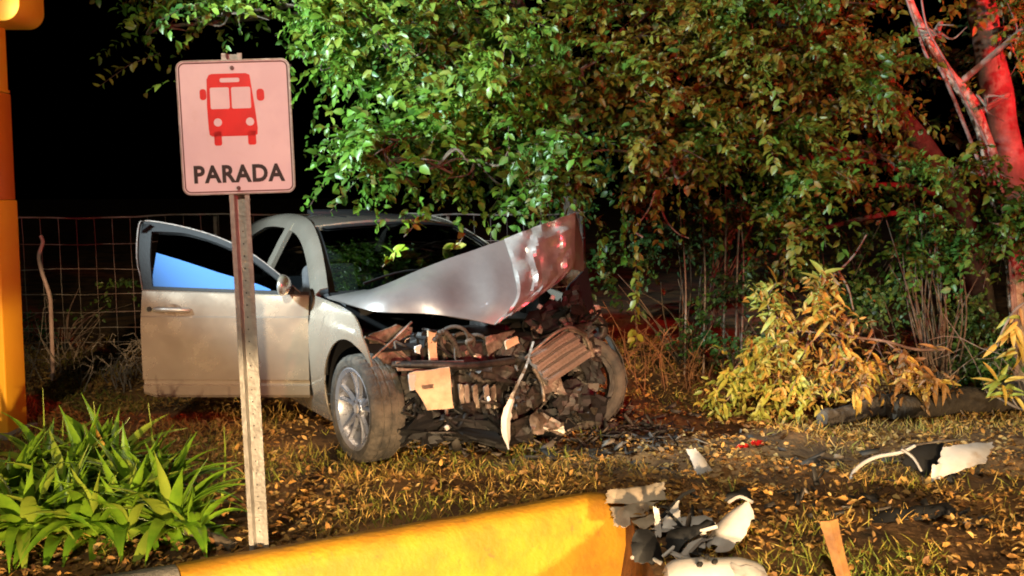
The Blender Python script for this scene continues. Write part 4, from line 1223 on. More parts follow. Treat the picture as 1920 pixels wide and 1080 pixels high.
# ------------------------------------------------------------------ wire fence behind the car
fe = empty('wire_fence', (-5.4, 8.85, 0))
FA, FB = Vector((-5.4, 8.85, 0)), Vector((0.72, 9.48, 0))
FD = (FB - FA)
def fp(t, z, j=0.0):
    p = FA + FD * t
    return Vector((p.x - FA.x, p.y - FA.y + j, z + gz(p.x, p.y)))
for i, z in enumerate((1.46, 1.21, 0.97, 0.74, 0.57, 0.42, 0.28, 0.12)):
    pts = [fp(t, z + 0.02 * noise.noise(Vector((t * 7, i, 0))) - (0.012 * math.sin(t * 5 * PI) ** 2), 0.015 * noise.noise(Vector((t * 9, i, 4)))) for t in np.linspace(0, 1, 40)]
    MB().tube(pts, 0.0075 if i == 0 else 0.0036, 5).build('wire', M['wire'], fe, smooth=60)
stay = None
for k in range(38):
    t = (k + 0.3) / 38
    a = 0.04 * noise.noise(Vector((k * 0.7, 2, 2)))
    pts = [fp(t + 0.0012 * noise.noise(Vector((k, z * 3, 1))), z, 0.005) + Vector((0.06 * (z - 0.7) * (-0.25), 0, 0)) for z in np.linspace(0.03, 1.46, 8)]
    MB().tube(pts, 0.0022, 4).build('stay', M['wire'], fe, smooth=60)
for t in (0.03, 0.42, 0.78, 0.995):
    p0 = fp(t, -0.2, 0.05)
    MB().tube([p0, p0 + Vector((0.01, 0, 0.9)), p0 + Vector((0.0, 0.01, 1.66))], [0.022, 0.02, 0.02], 9).build('post', M['post_wood'], fe, smooth=50)
tag(fe, 'wire mesh farm fence running behind the crashed car', 'fence')
# crooked pale stake in front of the fence
sb = gnd(96, 655); sY = 8.45
stk = [at(98, 672, sY), at(96, 600, sY), at(93, 555, sY), at(78, 508, sY), at(73, 480, sY), at(80, 455, sY), at(76, 442, sY)]
stk[0].z = gz(stk[0].x, sY) - 0.02
o = MB().tube(catmull([p - stk[0] for p in stk], 5), 0.019, 7, 0.016).build('crooked_stake', M['stake'], smooth=60, loc=stk[0])
tag(o, 'thin crooked pale stake standing at the wire fence', 'stake')

# ------------------------------------------------------------------ trees and shrubs
def strands(list_):
    S, D, Ls = [], [], []
    for (u, v, Y, d_, ln) in list_:
        S.append(np.array(at(u, v, Y))); D.append(np.array(d_, float)); Ls.append(ln)
    return np.array(S), np.array(D), np.array(Ls)
TA = [Vector((0.70, 10.9, -0.05)), Vector((0.69, 10.8, 1.3)), Vector((0.6, 10.4, 2.4)), Vector((0.0, 9.5, 3.6)), Vector((-0.3, 9.2, 4.6))]
lobA = [(770, 255, 130, 90, 6.9, 0.55), (905, 190, 150, 120, 7.2, 0.6), (745, 120, 110, 110, 7.3, 0.55), (620, 30, 120, 62, 7.5, 0.45), (430, 25, 150, 42, 7.7, 0.35),
        (300, 50, 60, 20, 7.7, 0.2), (890, 300, 120, 55, 6.85, 0.5), (1005, 275, 100, 85, 7.0, 0.5), (725, 305, 80, 32, 6.7, 0.35), (700, 280, 70, 45, 6.8, 0.3), (860, 60, 170, 80, 7.6, 0.6),
        (700, -90, 330, 90, 7.9, 0.7), (330, -60, 200, 60, 8.2, 0.5), (1020, 350, 40, 25, 6.7, 0.2), (640, 120, 40, 40, 7.4, 0.25), (820, 312, 90, 26, 6.7, 0.3)]
exA = strands([(300, 100, 7.6, (-1, 0, -.2), .5), (280, 65, 7.7, (-1, 0, -.1), .45), (330, 150, 7.5, (-1, 0, -.1), .25), (620, 140, 7.4, (-.5, 0, -1), .5), (545, 120, 7.4, (-.2, 0, -1), .35),
               (430, 60, 7.6, (-.3, 0, -1), .3), (1118, 405, 7.2, (0.1, -.1, -1), .35), (1130, 420, 7.2, (0, 0, -1), .3), (1165, 360, 7.2, (.1, 0, -1), .4), (1030, 350, 6.8, (-.2, 0, -1), .18)])
make_tree('green_tree', 'bright green small leaved tree hanging over the roof of the car', TA, (0.15, 0.07), lobA, 12, 0.075, M['lf_green'], M['bark_dark'], 11, extra=exA, group='trees over the wreck')
TB = [Vector((5.9, 11.8, -0.05)), Vector((5.3, 11.5, 1.6)), Vector((4.0, 11.0, 3.0)), Vector((2.2, 10.2, 4.0)), Vector((2.0, 10.0, 5.0))]
lobB = [(1090, 130, 130, 130, 7.6, 0.6), (1250, 170, 160, 140, 7.8, 0.65), (1420, 110, 170, 120, 8.0, 0.7), (1180, 285, 130, 72, 7.3, 0.5), (1390, 265, 160, 75, 7.6, 0.55), (1580, 170, 140, 130, 8.1, 0.65),
        (1520, 355, 80, 75, 7.4, 0.4), (1220, 20, 230, 70, 8.2, 0.7), (1500, 0, 230, 70, 8.3, 0.7), (1300, -120, 420, 90, 8.6, 0.8), (1260, 310, 90, 35, 7.2, 0.35), (1640, 290, 70, 60, 7.9, 0.4), (1490, 440, 45, 40, 7.3, 0.3)]
exB = strands([(1193, 400, 7.0, (0, 0, -1), .75), (1192, 470, 7.0, (0.02, 0, -1), .5), (1350, 370, 7.4, (0, 0, -1), .3), (1440, 360, 7.4, (0.1, 0, -1), .35), (1230, 380, 7.1, (.1, 0, -1), .25), (1480, 470, 7.2, (-.1, 0, -1), .4)])
make_tree('olive_tree', 'olive and rusty brown leaved tree filling the top of the thicket', TB, (0.16, 0.07), lobB, 12, 0.072, M['lf_olive'], M['bark_dark'], 12, extra=exB, group='trees over the wreck')
yC = 7.7
TC = [at(1935, 760, yC), at(1915, 640, yC), at(1902, 500, yC), at(1880, 400, yC), at(1858, 290, yC), at(1825, 200, yC + .05), at(1765, 120, yC + .1), at(1722, 40, yC + .15), at(1690, -40, yC + .2), at(1640, -180, yC + .2)]
TC[0].z = gz(TC[0].x, yC) - 0.04
lobC = [(1900, 70, 45, 90, 8.0, 0.35), (1650, -80, 140, 60, 8.2, 0.5), (1880, -60, 120, 70, 8.0, 0.5), (1790, 330, 50, 40, 7.7, 0.25), (1850, 200, 50, 45, 7.5, 0.2), (1895, 420, 40, 60, 7.5, 0.2), (1760, 60, 60, 50, 7.7, 0.25)]
make_tree('pale_trunk_tree', 'leaning tree with mottled pale bark beside the thicket', TC, (0.085, 0.018), lobC, 11, 0.07, M['lf_olive'], M['bark_pale'], 13)
yD = 8.7
TD = [at(1960, 640, yD), at(1925, 430, yD), at(1885, 260, yD), at(1860, 130, yD), at(1838, 0, yD), at(1800, -160, yD)]
TD[0].z = gz(TD[0].x, yD) - 0.04
lobD = [(1960, -60, 90, 90, 8.9, 0.4), (1780, -130, 120, 60, 8.9, 0.5), (1910, 400, 60, 70, 8.2, 0.25), (1905, 60, 45, 70, 8.3, 0.2)]
make_tree('smooth_trunk_tree', 'thick smooth trunked tree lit red behind the pale trunk', TD, (0.14, 0.11), lobD, 10, 0.07, M['lf_olive'], M['bark_smooth'], 14)
# bare thin stems in the thicket, each its own sapling
for i, (pts, Y, r) in enumerate([([(1778, 160), (1740, 110), (1715, 40), (1690, -30)], 7.6, 0.018), ([(1862, 300), (1800, 170), (1770, 110), (1738, 50), (1725, -20)], 7.55, 0.014)]):
    q_ = [at(a, b, Y) for a, b in pts]
    base = q_[0].copy()
    root = at(1892, 480, Y + 0.05); ground_pt = Vector((root.x + 0.12, root.y, gz(root.x, root.y) - 0.02))
    full = [ground_pt, root] + q_
    o = MB().tube(catmull([p - ground_pt for p in full], 6), r, 7, r * 0.5).build('leaning_sapling', M['bark_smooth'], smooth=60, loc=ground_pt)
    tag(o, ['bare pinkish stem leaning up beside the pale trunk, the thicker one', 'thinner bare stem leaning up beside the pale trunk'][i], 'sapling')

def shrub(name, label, base_px, Y, lobes, density, lsize, leaf_m, seed, cat='shrub', group=None, stems=6):
    b = at(base_px[0], base_px[1], Y); b.z = gz(b.x, b.y) - 0.02
    rnd = np.random.default_rng(seed)
    e = empty(name, b)
    br = MB()
    for (u, v, ru, rv, Y2, rd_) in lobes:
        c = at(u, v, Y2); k = Y2 / FPX
        for q_ in range(stems):
            dv = Vector(unit(rnd.normal(size=3)))
            t = c + Vector((dv.x * ru * k, dv.y * rd_, dv.z * rv * k)) * 0.9
            s = b + Vector((rnd.uniform(-.1, .1), rnd.uniform(-.06, .06), 0))
            m2 = s.lerp(t, 0.5) + Vector(rnd.normal(size=3)) * 0.07 + Vector((0, 0, 0.08))
            br.tube([p - b for p in catmull([s, m2, t], 5)], 0.011, 5, 0.003)
    br.build('stems', M['bark_dark'], e, smooth=60)
    S, D, Ls = lobe_sprays(lobes, density, lsize, rnd, (0.15, 0.35))
    P_, Dd, Nn, LL, WW, tt, tw = sprays_to_leaves(S, D, Ls, 15, lsize, 0.4, rnd)
    link_mesh('foliage', leaf_mesh('foliage', P_ - np.array(b)[None], Dd, Nn, LL, WW, tt), leaf_m, e)
    tag(e, label, cat, group)
    return e
shrub('leafy_shrub', 'bright green leafy shrub growing against the pale trunk', (1770, 700), 7.5, [(1740, 340, 55, 45, 7.4, 0.3), (1720, 420, 75, 60, 7.4, 0.35), (1790, 470, 70, 70, 7.5, 0.35), (1700, 500, 45, 40, 7.5, 0.3)], 12, 0.065, M['lf_bush'], 21)
shrub('dark_shrub', 'dark glossy green shrub behind the fallen branch', (1720, 740), 7.9, [(1660, 580, 90, 70, 7.8, 0.4), (1780, 600, 90, 80, 8.0, 0.4), (1860, 660, 60, 60, 7.9, 0.35), (1830, 690, 70, 40, 7.6, 0.3)], 11, 0.058, M['lf_dark'], 22)
shrub('dark_shrub', 'low dark shrub in the hollow right of the wreck', (1400, 720), 8.6, [(1400, 560, 110, 60, 8.6, 0.4), (1330, 640, 80, 50, 8.5, 0.35), (1440, 650, 60, 60, 8.5, 0.3)], 6, 0.055, M['lf_dark'], 23)
shrub('dark_shrub', 'dim scrub behind the wire fence beside the orange pillar', (120, 690), 10.4, [(90, 610, 90, 60, 10.4, 0.5), (200, 560, 80, 50, 10.6, 0.5)], 5, 0.055, M['lf_dark'], 24)

shrub('dark_shrub', 'tall dark shrub in the gap between the bonnet peak and the fallen branch', (1290, 690), 9.4, [(1270, 470, 90, 60, 9.4, 0.4), (1330, 420, 90, 60, 9.6, 0.4), (1200, 520, 60, 60, 9.3, 0.3), (1420, 430, 90, 60, 9.6, 0.4)], 8, 0.06, M['lf_dark'], 25)
shrub('dark_shrub', 'dark shrub hanging over the upper leaves of the fallen branch', (1580, 690), 8.8, [(1560, 470, 90, 70, 8.6, 0.4), (1480, 520, 70, 50, 8.6, 0.3), (1640, 440, 70, 70, 8.5, 0.35)], 10, 0.06, M['lf_dark'], 26)
# far thicket behind everything on the right, one dark mass
rT = np.random.default_rng(77)
lobT = [(1150, 430, 160, 160, 12.0, 0.8), (1400, 400, 200, 180, 12.3, 0.8), (1650, 400, 200, 180, 12.2, 0.8), (1880, 380, 180, 200, 12.0, 0.8), (1500, 150, 320, 200, 12.6, 0.9), (1000, 250, 200, 180, 12.4, 0.8), (1850, 120, 220, 220, 12.6, 0.9)]
S_, D_, L_s = lobe_sprays(lobT, 2.6, 0.09, rT, (0.3, 0.6))
P_, Dd, Nn, LL, WW, tt, tw = sprays_to_leaves(S_, D_, L_s, 14, 0.095, 0.3, rT)
th_ = link_mesh('thicket', leaf_mesh('thicket', P_, Dd, Nn, LL, WW, tt), M['lf_dark'])
tag(th_, 'dark mass of foliage far behind the trees', 'thicket', kind='stuff')
def twig_bush(name, label, base_px, Y, n, spread, height, m, seed, r=0.006, fork=3, cat='brush'):
    b = at(base_px[0], base_px[1], Y); b.z = gz(b.x, b.y) - 0.01
    rnd = random.Random(seed)
    mb = MB()
    for i in range(n):
        s = Vector((rnd.uniform(-spread, spread), rnd.uniform(-0.3, 0.3), 0))
        h = height * rnd.uniform(0.4, 1.1)
        d_ = Vector((rnd.uniform(-.8, .8), rnd.uniform(-.5, .5), 1)).normalized()
        t = s + d_ * h
        m2 = s.lerp(t, 0.5) + Vector((rnd.uniform(-.08, .08), rnd.uniform(-.08, .08), 0.02))
        pts = catmull([s, m2, t], 4)
        mb.tube(pts, r, 4, r * 0.35)
        for k in range(fork):
            p = pts[rnd.randrange(2, len(pts))]
            e2 = p + Vector((rnd.uniform(-1, 1), rnd.uniform(-.6, .6), rnd.uniform(-.5, .5))) * h * 0.35
            mb.tube([p, p.lerp(e2, .5) + Vector((0, 0, rnd.uniform(-.03, .05))), e2], r * 0.6, 3, r * 0.25)
    o = mb.build(name, m, smooth=60, loc=b)
    tag(o, label, cat)
    return o
twig_bush('dry_brush', 'tangle of rusty dry twigs behind the far front wheel', (1215, 735), 8.0, 26, 0.55, 0.6, M['dry_twig'], 31)
twig_bush('dry_brush', 'dry brown stalks standing under the olive tree', (1290, 700), 8.9, 22, 0.6, 0.8, M['dry_twig'], 32)
twig_bush('dry_brush', 'grey twiggy brushwood between the pillar and the open door', (215, 720), 8.2, 30, 0.32, 0.42, M['twig'], 33, 0.007, 4)
twig_bush('dry_brush', 'thin dry stalks at the foot of the wire fence by the orange pillar', (80, 720), 8.6, 18, 0.35, 0.7, M['twig'], 34, 0.005, 2)
twig_bush('dry_brush', 'bare curling twigs in front of the leaning pale trunk', (1830, 720), 7.3, 11, 0.45, 0.85, M['twig'], 35, 0.006, 4)
# hanging bare sticks under the olive tree
for i, pts in enumerate([[(1238, 388), (1250, 415), (1270, 437), (1292, 447)], [(1205, 445), (1190, 430), (1215, 395), (1228, 360)], [(1560, 520), (1600, 480), (1625, 440)], [(1570, 505), (1590, 540), (1600, 580)]]):
    Y = [7.9, 7.2, 7.3, 7.25][i]
    q_ = [at(a, b, Y) for a, b in pts]
    o = MB().tube(catmull([p - q_[0] for p in q_], 5), 0.011, 6, 0.006).build('broken_twig', M['twig'], smooth=60, loc=q_[0])
    tag(o, ['pale crooked stick hanging under the olive tree behind the bonnet peak', 'thin bare twig caught in the leaves above the bonnet peak', 'pale forked twig above the fallen branch, upper prong', 'pale forked twig above the fallen branch, lower prong'][i], 'twig')

for i, pts in enumerate(([(1322, 335), (1318, 420), (1322, 520)], [(1358, 330), (1362, 400), (1360, 480)], [(1388, 330), (1391, 430), (1394, 500)], [(1412, 340), (1420, 380), (1405, 420), (1385, 440)], [(1440, 360), (1452, 420), (1470, 470)], [(1280, 430), (1283, 480), (1286, 560)])):
    q_ = [at(a, b, 8.6) for a, b in pts]
    g_ = q_[-1].copy(); g_.z = gz(g_.x, g_.y) - 0.02; q_ = [g_] + q_[::-1]
    o = MB().tube(catmull([p - g_ for p in q_], 5), 0.011, 6, 0.005).build('bare_sapling', M['twig'], smooth=60, loc=g_)
    tag(o, ['second', 'third', 'fourth', 'fifth', 'sixth', 'first'][i] + ' bare sapling from the bonnet peak, in the gap under the olive tree', 'sapling', 'bare saplings under the olive tree')
q_ = [at(1305, 394, 8.5), at(1380, 384, 8.5), at(1452, 374, 8.5)]
o = MB().tube([p - q_[0] for p in q_], 0.007, 6, 0.005).build('leaning_stick', M['twig'], smooth=60, loc=q_[0])
tag(o, 'thin pale stick lying across the bare saplings', 'stick')

# ------------------------------------------------------------------ fallen branch with big drying leaves
def big_leaf_mesh(name, L=0.15, W=0.042, curl=0.5):
    P = []
    for i in range(7):
        t = i / 6
        w = W * math.sin(PI * min(1, 0.06 + t * 0.94)) ** 0.75 * (1 - 0.25 * t)
        z = -curl * L * t * t * 0.5
        P.append([Vector((L * t, w * 0.5, z + w * 0.22)), Vector((L * t, 0, z)), Vector((L * t, -w * 0.5, z + w * 0.22))])
    mb = MB(); mb.grid(P)
    return mb.mesh(name, 70)
BLM = []
for m_ in ('br_leaf_green', 'br_leaf_yellow', 'br_leaf_brown'):
    for cu in (0.2, 0.8, 1.3):
        me = big_leaf_mesh('leaf', 0.15, 0.042, cu); me.materials.append(M[m_]); BLM.append(me)
def leafy_branch(label, stems, n, seed, weights, size=1.0):
    b = stems[0][0].copy()
    rnd = random.Random(seed)
    e = empty('fallen_branch', b)
    polys = []
    for st, r in stems_r(stems):
        c = catmull([p - b for p in st], 6); polys.append(c)
        MB().tube(c, r, 6, r * 0.4).build('stem', M['twig'], e, smooth=60)
    for i in range(n):
        c = rnd.choice(polys[1:] if len(polys) > 1 and rnd.random() < 0.8 else polys)
        k = rnd.randrange(2, len(c))
        p = c[k] + Vector((rnd.uniform(-.02, .02), rnd.uniform(-.03, .03), rnd.uniform(-.02, .02)))
        t = (c[k] - c[k - 1]).normalized()
        d_ = (t * 0.5 + Vector((rnd.uniform(-1, 1), rnd.uniform(-1, 0.6), rnd.uniform(-.9, .5)))).normalized()
        g_ = rnd.random()
        g_ = min(2, max(0, int(weights(c[k] + b) + rnd.uniform(-.5, .9))))
        me = BLM[g_ * 3 + rnd.randrange(3)]
        o = bpy.data.objects.new('leaf', me); C.objects.link(o); o.parent = e
        o.location = p
        up = Vector((rnd.uniform(-.5, .5), -0.6, 0.8))
        z = (up - d_ * up.dot(d_)).normalized(); y = z.cross(d_)
        o.rotation_euler = Matrix((d_, y, z)).transposed().to_euler()
        s = size * rnd.uniform(0.6, 1.25)
        o.scale = (s, s * rnd.uniform(.8, 1.2), s)
    if n > 100:      # the smaller leaves between the big ones
        r2 = np.random.default_rng(seed)
        cs = [c[k] for c in polys[1:] for k in range(2, len(c))]
        S_ = np.array([tuple(c) for c in cs for _ in range(2)]) + r2.normal(size=(len(cs) * 2, 3)) * np.array([0.07, 0.10, 0.05])
        D_ = r2.normal(size=S_.shape) + np.array([0, -.3, -.3])
        P_, Dd, Nn, LL, WW, tt, tw = sprays_to_leaves(S_, D_, r2.uniform(0.06, 0.16, len(S_)), 12, 0.075, 0.5, r2)
        f_ = link_mesh('foliage', leaf_mesh('foliage', P_, Dd, Nn, LL, WW * 0.6, np.clip((P_[:, 0] + b.x - 1.3) / 1.4 + r2.normal(size=len(P_)) * 0.2, 0, 1)), M['lf_branch'], e)
        f_['kind'] = 'stuff'
    tag(e, label, 'branch')
    return e
def stems_r(stems):
    return [(st, 0.014 if i == 0 else 0.007) for i, st in enumerate(stems)]
Yb = 6.9
A_ = lambda u, v, Y=Yb: at(u, v, Y)
stems = [[A_(1770, 655, 7.1), A_(1715, 655, 7.0), A_(1660, 640), A_(1580, 630), A_(1500, 620)],
         [A_(1580, 630), A_(1540, 590), A_(1535, 545), A_(1540, 515)], [A_(1620, 640), A_(1570, 600), A_(1555, 560), A_(1545, 530)],
         [A_(1500, 620), A_(1450, 590), A_(1440, 560), A_(1455, 530)], [A_(1500, 620), A_(1440, 660), A_(1390, 720), A_(1345, 770)],
         [A_(1540, 625), A_(1480, 680), A_(1440, 740), A_(1420, 790)], [A_(1580, 630), A_(1560, 690), A_(1530, 730), A_(1490, 780)],
         [A_(1640, 645), A_(1620, 690), A_(1610, 730)], [A_(1690, 655), A_(1700, 690), A_(1725, 715)], [A_(1500, 620), A_(1440, 640), A_(1390, 700), A_(1380, 740)],
         [A_(1560, 625), A_(1600, 670), A_(1660, 700), A_(1730, 730)], [A_(1660, 640), A_(1700, 670), A_(1740, 700), A_(1765, 720)], [A_(1500, 620), A_(1420, 650), A_(1370, 700), A_(1335, 740)], [A_(1520, 620), A_(1500, 690), A_(1480, 740), A_(1455, 800)]]
leafy_branch('broken branch with yellowing leaves lying beside the wreck', stems, 298, 41, lambda p: (p.x - 1.75) * 1.4, 0.98)
stems = [[A_(1940, 560, 7.0), A_(1905, 580, 7.0), A_(1880, 620, 7.0), A_(1870, 650, 7.0)], [A_(1905, 580, 7.0), A_(1900, 620, 7.0), A_(1905, 660, 7.0)]]
leafy_branch('small sprig of yellow leaves hanging in front of the pale trunk', stems, 26, 42, lambda p: 1.2, 0.9)
stems = [[A_(1960, 775, 6.6), A_(1910, 765, 6.6), A_(1880, 750, 6.6), A_(1850, 735, 6.6)], [A_(1910, 765, 6.6), A_(1885, 730, 6.6), A_(1870, 715, 6.6)]]
leafy_branch('sprig of yellow leaves lying on the ground by the fallen log', stems, 26, 43, lambda p: 1.1, 0.9)
# log and grey rotten wood
def rough_log(name, label, p0, p1, r0, r1, m, cat):
    d_ = p1 - p0
    pts = [d_ * t + noise.noise_vector((p0 + d_ * t) * 3) * 0.03 for t in np.linspace(0, 1, 16)]
    mb = MB(); mb.tube(pts, [ (r0 + (r1 - r0) * i / 15) * (1 + 0.25 * noise.noise(Vector((i * 0.6, r0, 0)))) for i in range(16)], 14)
    for i, v in enumerate(mb.v):
        w = Vector(v) + noise.noise_vector(Vector(v) * 13) * 0.012
        mb.v[i] = tuple(w)
    o = mb.build(name, m, smooth=45, loc=p0)
    tag(o, label, cat)
    return o
a = gnd(1670, 790); b = gnd(1925, 775)
rough_log('fallen_log', 'dark fallen log lying at the edge of the thicket', a + Vector((0, 0, 0.09)), b + Vector((0, 0.1, 0.12)), 0.085, 0.11, M['log_bark'], 'log')
a = gnd(1545, 800); b = gnd(1668, 775)
rough_log('rotten_wood', 'grey rotten chunk of wood under the fallen branch', a + Vector((0, 0, 0.06)), b + Vector((0, 0, 0.09)), 0.06, 0.085, M['rotten'], 'wood')

# ------------------------------------------------------------------ strap leaved plants in the bed
def strap_mesh(name, L, W, rise, droop):
    P = []
    n = 8
    for i in range(n + 1):
        t = i / n
        a = rise - droop * t
        if i == 0: pos = Vector((0, 0, 0))
        else: pos = pos + Vector((math.cos(a), 0, math.sin(a))) * (L / n)
        w = W * (0.45 + 0.55 * math.sin(PI * min(1, t * 1.1 + 0.08))) * (1 if t < 0.55 else max(0.03, 1 - ((t - 0.55) / 0.45) ** 1.8))
        nx = Vector((-math.sin(a), 0, math.cos(a)))
        P.append([pos + Vector((0, w / 2, 0)) + nx * w * 0.22, pos.copy(), pos + Vector((0, -w / 2, 0)) + nx * w * 0.22])
    return MB().solid(P, 0.0015).mesh(name, 60)
strap = []
for (L_, rise, droop) in ((0.42, 1.25, 0.9), (0.46, 1.05, 1.6), (0.44, 0.75, 1.5), (0.38, 1.42, 0.35), (0.40, 0.45, 1.0), (0.36, 0.9, 2.2)):
    row = []
    for mk in ('rosette', 'rosette_pale', 'rosette_dry'):
        me = strap_mesh('leaf', L_ * 1.15, 0.068, rise, droop * 1.15); me.materials.append(M[mk]); row.append(me)
    strap.append(row)
plants = [((240, 1004), 20, 0.95, 'strap leaved plant squeezed between the two front plants by the sign post'), ((118, 1012), 20, 0.95, 'strap leaved plant squeezed between the front plants below the pillar'), ((305, 955), 20, 1.0, 'strap leaved plant in the middle row nearest the open door'), ((165, 925), 20, 1.0, 'strap leaved plant at the very centre of the bed'), ((360, 1010), 12, 0.7, 'smallest strap leaved plant, touching the sign post'),
          ((322, 1000), 26, 1.0, 'strap leaved plant nearest the sign post'), ((180, 1008), 22, 1.0, 'strap leaved plant at the front middle of the bed'),
          ((55, 1015), 22, 1.0, 'strap leaved plant at the front of the bed below the orange pillar'), ((255, 945), 22, 1.0, 'strap leaved plant behind the one nearest the sign post'),
          ((120, 950), 22, 1.0, 'strap leaved plant in the middle row of the bed'), ((20, 955), 20, 1.0, 'strap leaved plant in the middle row by the orange pillar'),
          ((205, 905), 20, 1.05, 'strap leaved plant in the back row of the bed, tallest leaves'), ((85, 905), 18, 1.0, 'strap leaved plant in the back row below the pillar'), ((-40, 985), 18, 1.0, 'strap leaved plant cut by the edge of the picture')]
for pi_, (px, nl, s0, label) in enumerate(plants):
    b = gnd(*px); b.z = gz(b.x, b.y) - 0.005
    e = empty('strap_leaf_plant', b)
    tag(e, label, 'plant', 'plants in the roadside bed')
    nl = int(nl * 1.55)
    for k in range(nl):
        ring_ = k / nl
        if ring_ < 0.3: row = strap[random.choice((3, 0))]
        elif ring_ < 0.65: row = strap[random.choice((0, 1))]
        else: row = strap[random.choice((1, 2, 4, 5))]
        r_ = random.random()
        me = row[0 if r_ < 0.7 else (1 if r_ < 0.985 else 2)]
        o = bpy.data.objects.new('leaf', me); C.objects.link(o); o.parent = e
        a_ = k * 2.39996 + random.uniform(-.25, .25)
        o.location = (0.02 * math.cos(a_), 0.02 * math.sin(a_), random.uniform(0, 0.03))
        o.rotation_euler = (random.uniform(-.25, .25), random.uniform(-.15, .15), a_)
        s = s0 * random.uniform(0.7, 1.12); o.scale = (s, s * random.uniform(.8, 1.15), s)
# tall dry stalks among them
for i, (u0, v0, u1, v1) in enumerate([(75, 850, 80, 728), (180, 850, 175, 752), (285, 850, 278, 756), (105, 850, 118, 780), (415, 880, 420, 800)]):
    b = gnd(u0, v0 + 60); b.z = gz(b.x, b.y)
    t = at(u1, v1, b.y + 0.02)
    P = []
    c = catmull([Vector((0, 0, 0)), (t - b) * 0.5 + Vector((0.01, 0.01, 0)), t - b], 4)
    for k, p in enumerate(c):
        w = 0.009 * (1 - 0.8 * k / (len(c) - 1))
        P.append([p + Vector((-w, 0, 0)), p + Vector((0, 0.006, 0)), p + Vector((w, 0, 0))])
    o = MB().solid(P, 0.0015).build('dry_stalk', M['rosette_pale'], smooth=60, loc=b)
    tag(o, ['tall dry yellow stalk standing closest to the orange pillar', 'tall dry yellow stalk over the middle of the plant bed', 'tall dry yellow stalk below the open door', 'short dry yellow stalk over the plant bed', 'dry stalk standing beside the sign post'][i], 'stalk')
# fallen dark stick by the bed
a = gnd(330, 1000); b = gnd(440, 1035)
o = MB().tube(catmull([Vector((0, 0, 0.02)), (b - a) * 0.5 + Vector((0, 0, 0.035)), (b - a) + Vector((0, 0, 0.02))], 5), 0.022, 7, 0.028).build('fallen_stick', M['bark_dark'], smooth=60, loc=a)
tag(o, 'dark stick lying between the plants and the sign post', 'stick')

# ------------------------------------------------------------------ wreckage on the ground
def gp(u, v, z): 
    p = gnd(u, v, z); return p
def sheet_obj(mb_name, rows, th, m, parent, base, warp=0.006, smooth=30, jag=True):
    P = [[p - base + noise.noise_vector(p * 12) * warp for p in row] for row in rows]
    ni, nj = len(P), len(P[0])
    if jag and ni > 3 and nj > 3:
        for j_ in range(nj):
            P[0][j_] = P[0][j_].lerp(P[1][j_], random.random() * 0.9); P[-1][j_] = P[-1][j_].lerp(P[-2][j_], random.random() * 0.9)
        for i_ in range(ni):
            P[i_][0] = P[i_][0].lerp(P[i_][1], random.random() * 0.9); P[i_][-1] = P[i_][-1].lerp(P[i_][-2], random.random() * 0.9)
    return MB().solid(P, th).build(mb_name, m, parent, smooth=smooth)
def quad_rows(c, n=6, bulge=0.0, nrm=Vector((0, -0.5, 0.85))):
    n = n + 5
    rows = []
    for i in range(n + 1):
        row = []
        for j in range(n + 1):
            s_, t = i / n, j / n
            p = c[0].lerp(c[1], s_).lerp(c[3].lerp(c[2], s_), t)
            row.append(p + nrm * bulge * math.sin(PI * s_) * math.sin(PI * t))
        rows.append(row)
    return rows
# 1 bumper corner by the log
Yd = gnd(1750, 905).y
base = gnd(1740, 905)
e = empty('bumper_corner', base)
sheet_obj('outer_skin', quad_rows([at(1745, 905, Yd), at(1762, 838, Yd + .12), at(1868, 828, Yd + .22), at(1850, 868, Yd + .02)], 7, 0.035), 0.006, M['white_plastic'], e, base)
sheet_obj('return_edge', quad_rows([at(1742, 906, Yd - .01), at(1745, 870, Yd), at(1768, 868, Yd), at(1758, 896, Yd - .01)], 4, 0.008), 0.005, M['white_plastic'], e, base)
sheet_obj('backing', quad_rows([at(1690, 870, Yd + .1), at(1700, 832, Yd + .2), at(1775, 828, Yd + .24), at(1745, 900, Yd + .08)], 5, 0.02), 0.008, M['black'], e, base)
MB().tube([p - base for p in catmull([at(1592, 908, Yd), at(1605, 880, Yd + .03), at(1640, 858, Yd + .08), at(1690, 848, Yd + .12), at(1715, 836, Yd + .16)], 5)], 0.013, 7, 0.010).build('trim_strip', M['white_plastic'], e, smooth=60)
MB().tube([p - base for p in catmull([at(1690, 842, Yd + .1), at(1712, 858, Yd + .08), at(1728, 884, Yd + .04)], 5)], 0.010, 6, 0.007).build('trim_strip', M['grey_plastic'], e, smooth=60)
MB().tube([p - base for p in catmull([at(1690, 838, Yd + .16), at(1760, 828, Yd + .2), at(1812, 824, Yd + .24)], 5)], 0.007, 6, 0.006).build('trim_strip', M['steel'], e, smooth=60)
tag(e, 'white and black torn bumper corner lying below the fallen log', 'bumper')
# 2 flat black sheet in front of it
base = gnd(1700, 985)
o = sheet_obj('black_sheet', quad_rows([gnd(1620, 985, 0.02), gnd(1640, 958, 0.05), gnd(1780, 945, 0.06), gnd(1800, 968, 0.02)], 6, 0.03), 0.008, M['black'], None, base, 0.02)
o.location = base; tag(o, 'black sheet lying flat on the ground in front of the bumper corner', 'panel')
# 3 pale shard mid verge
base = gnd(1315, 892)
o = sheet_obj('pale_shard', quad_rows([gnd(1308, 892, 0.01), gnd(1340, 884, 0.01), at(1304, 838, base.y + .10), at(1284, 842, base.y + .12)], 5, 0.02), 0.006, M['white_plastic'], None, base, 0.008)
o.location = base; tag(o, 'pale narrow plastic shard on the leaves below the far wheel', 'shard')
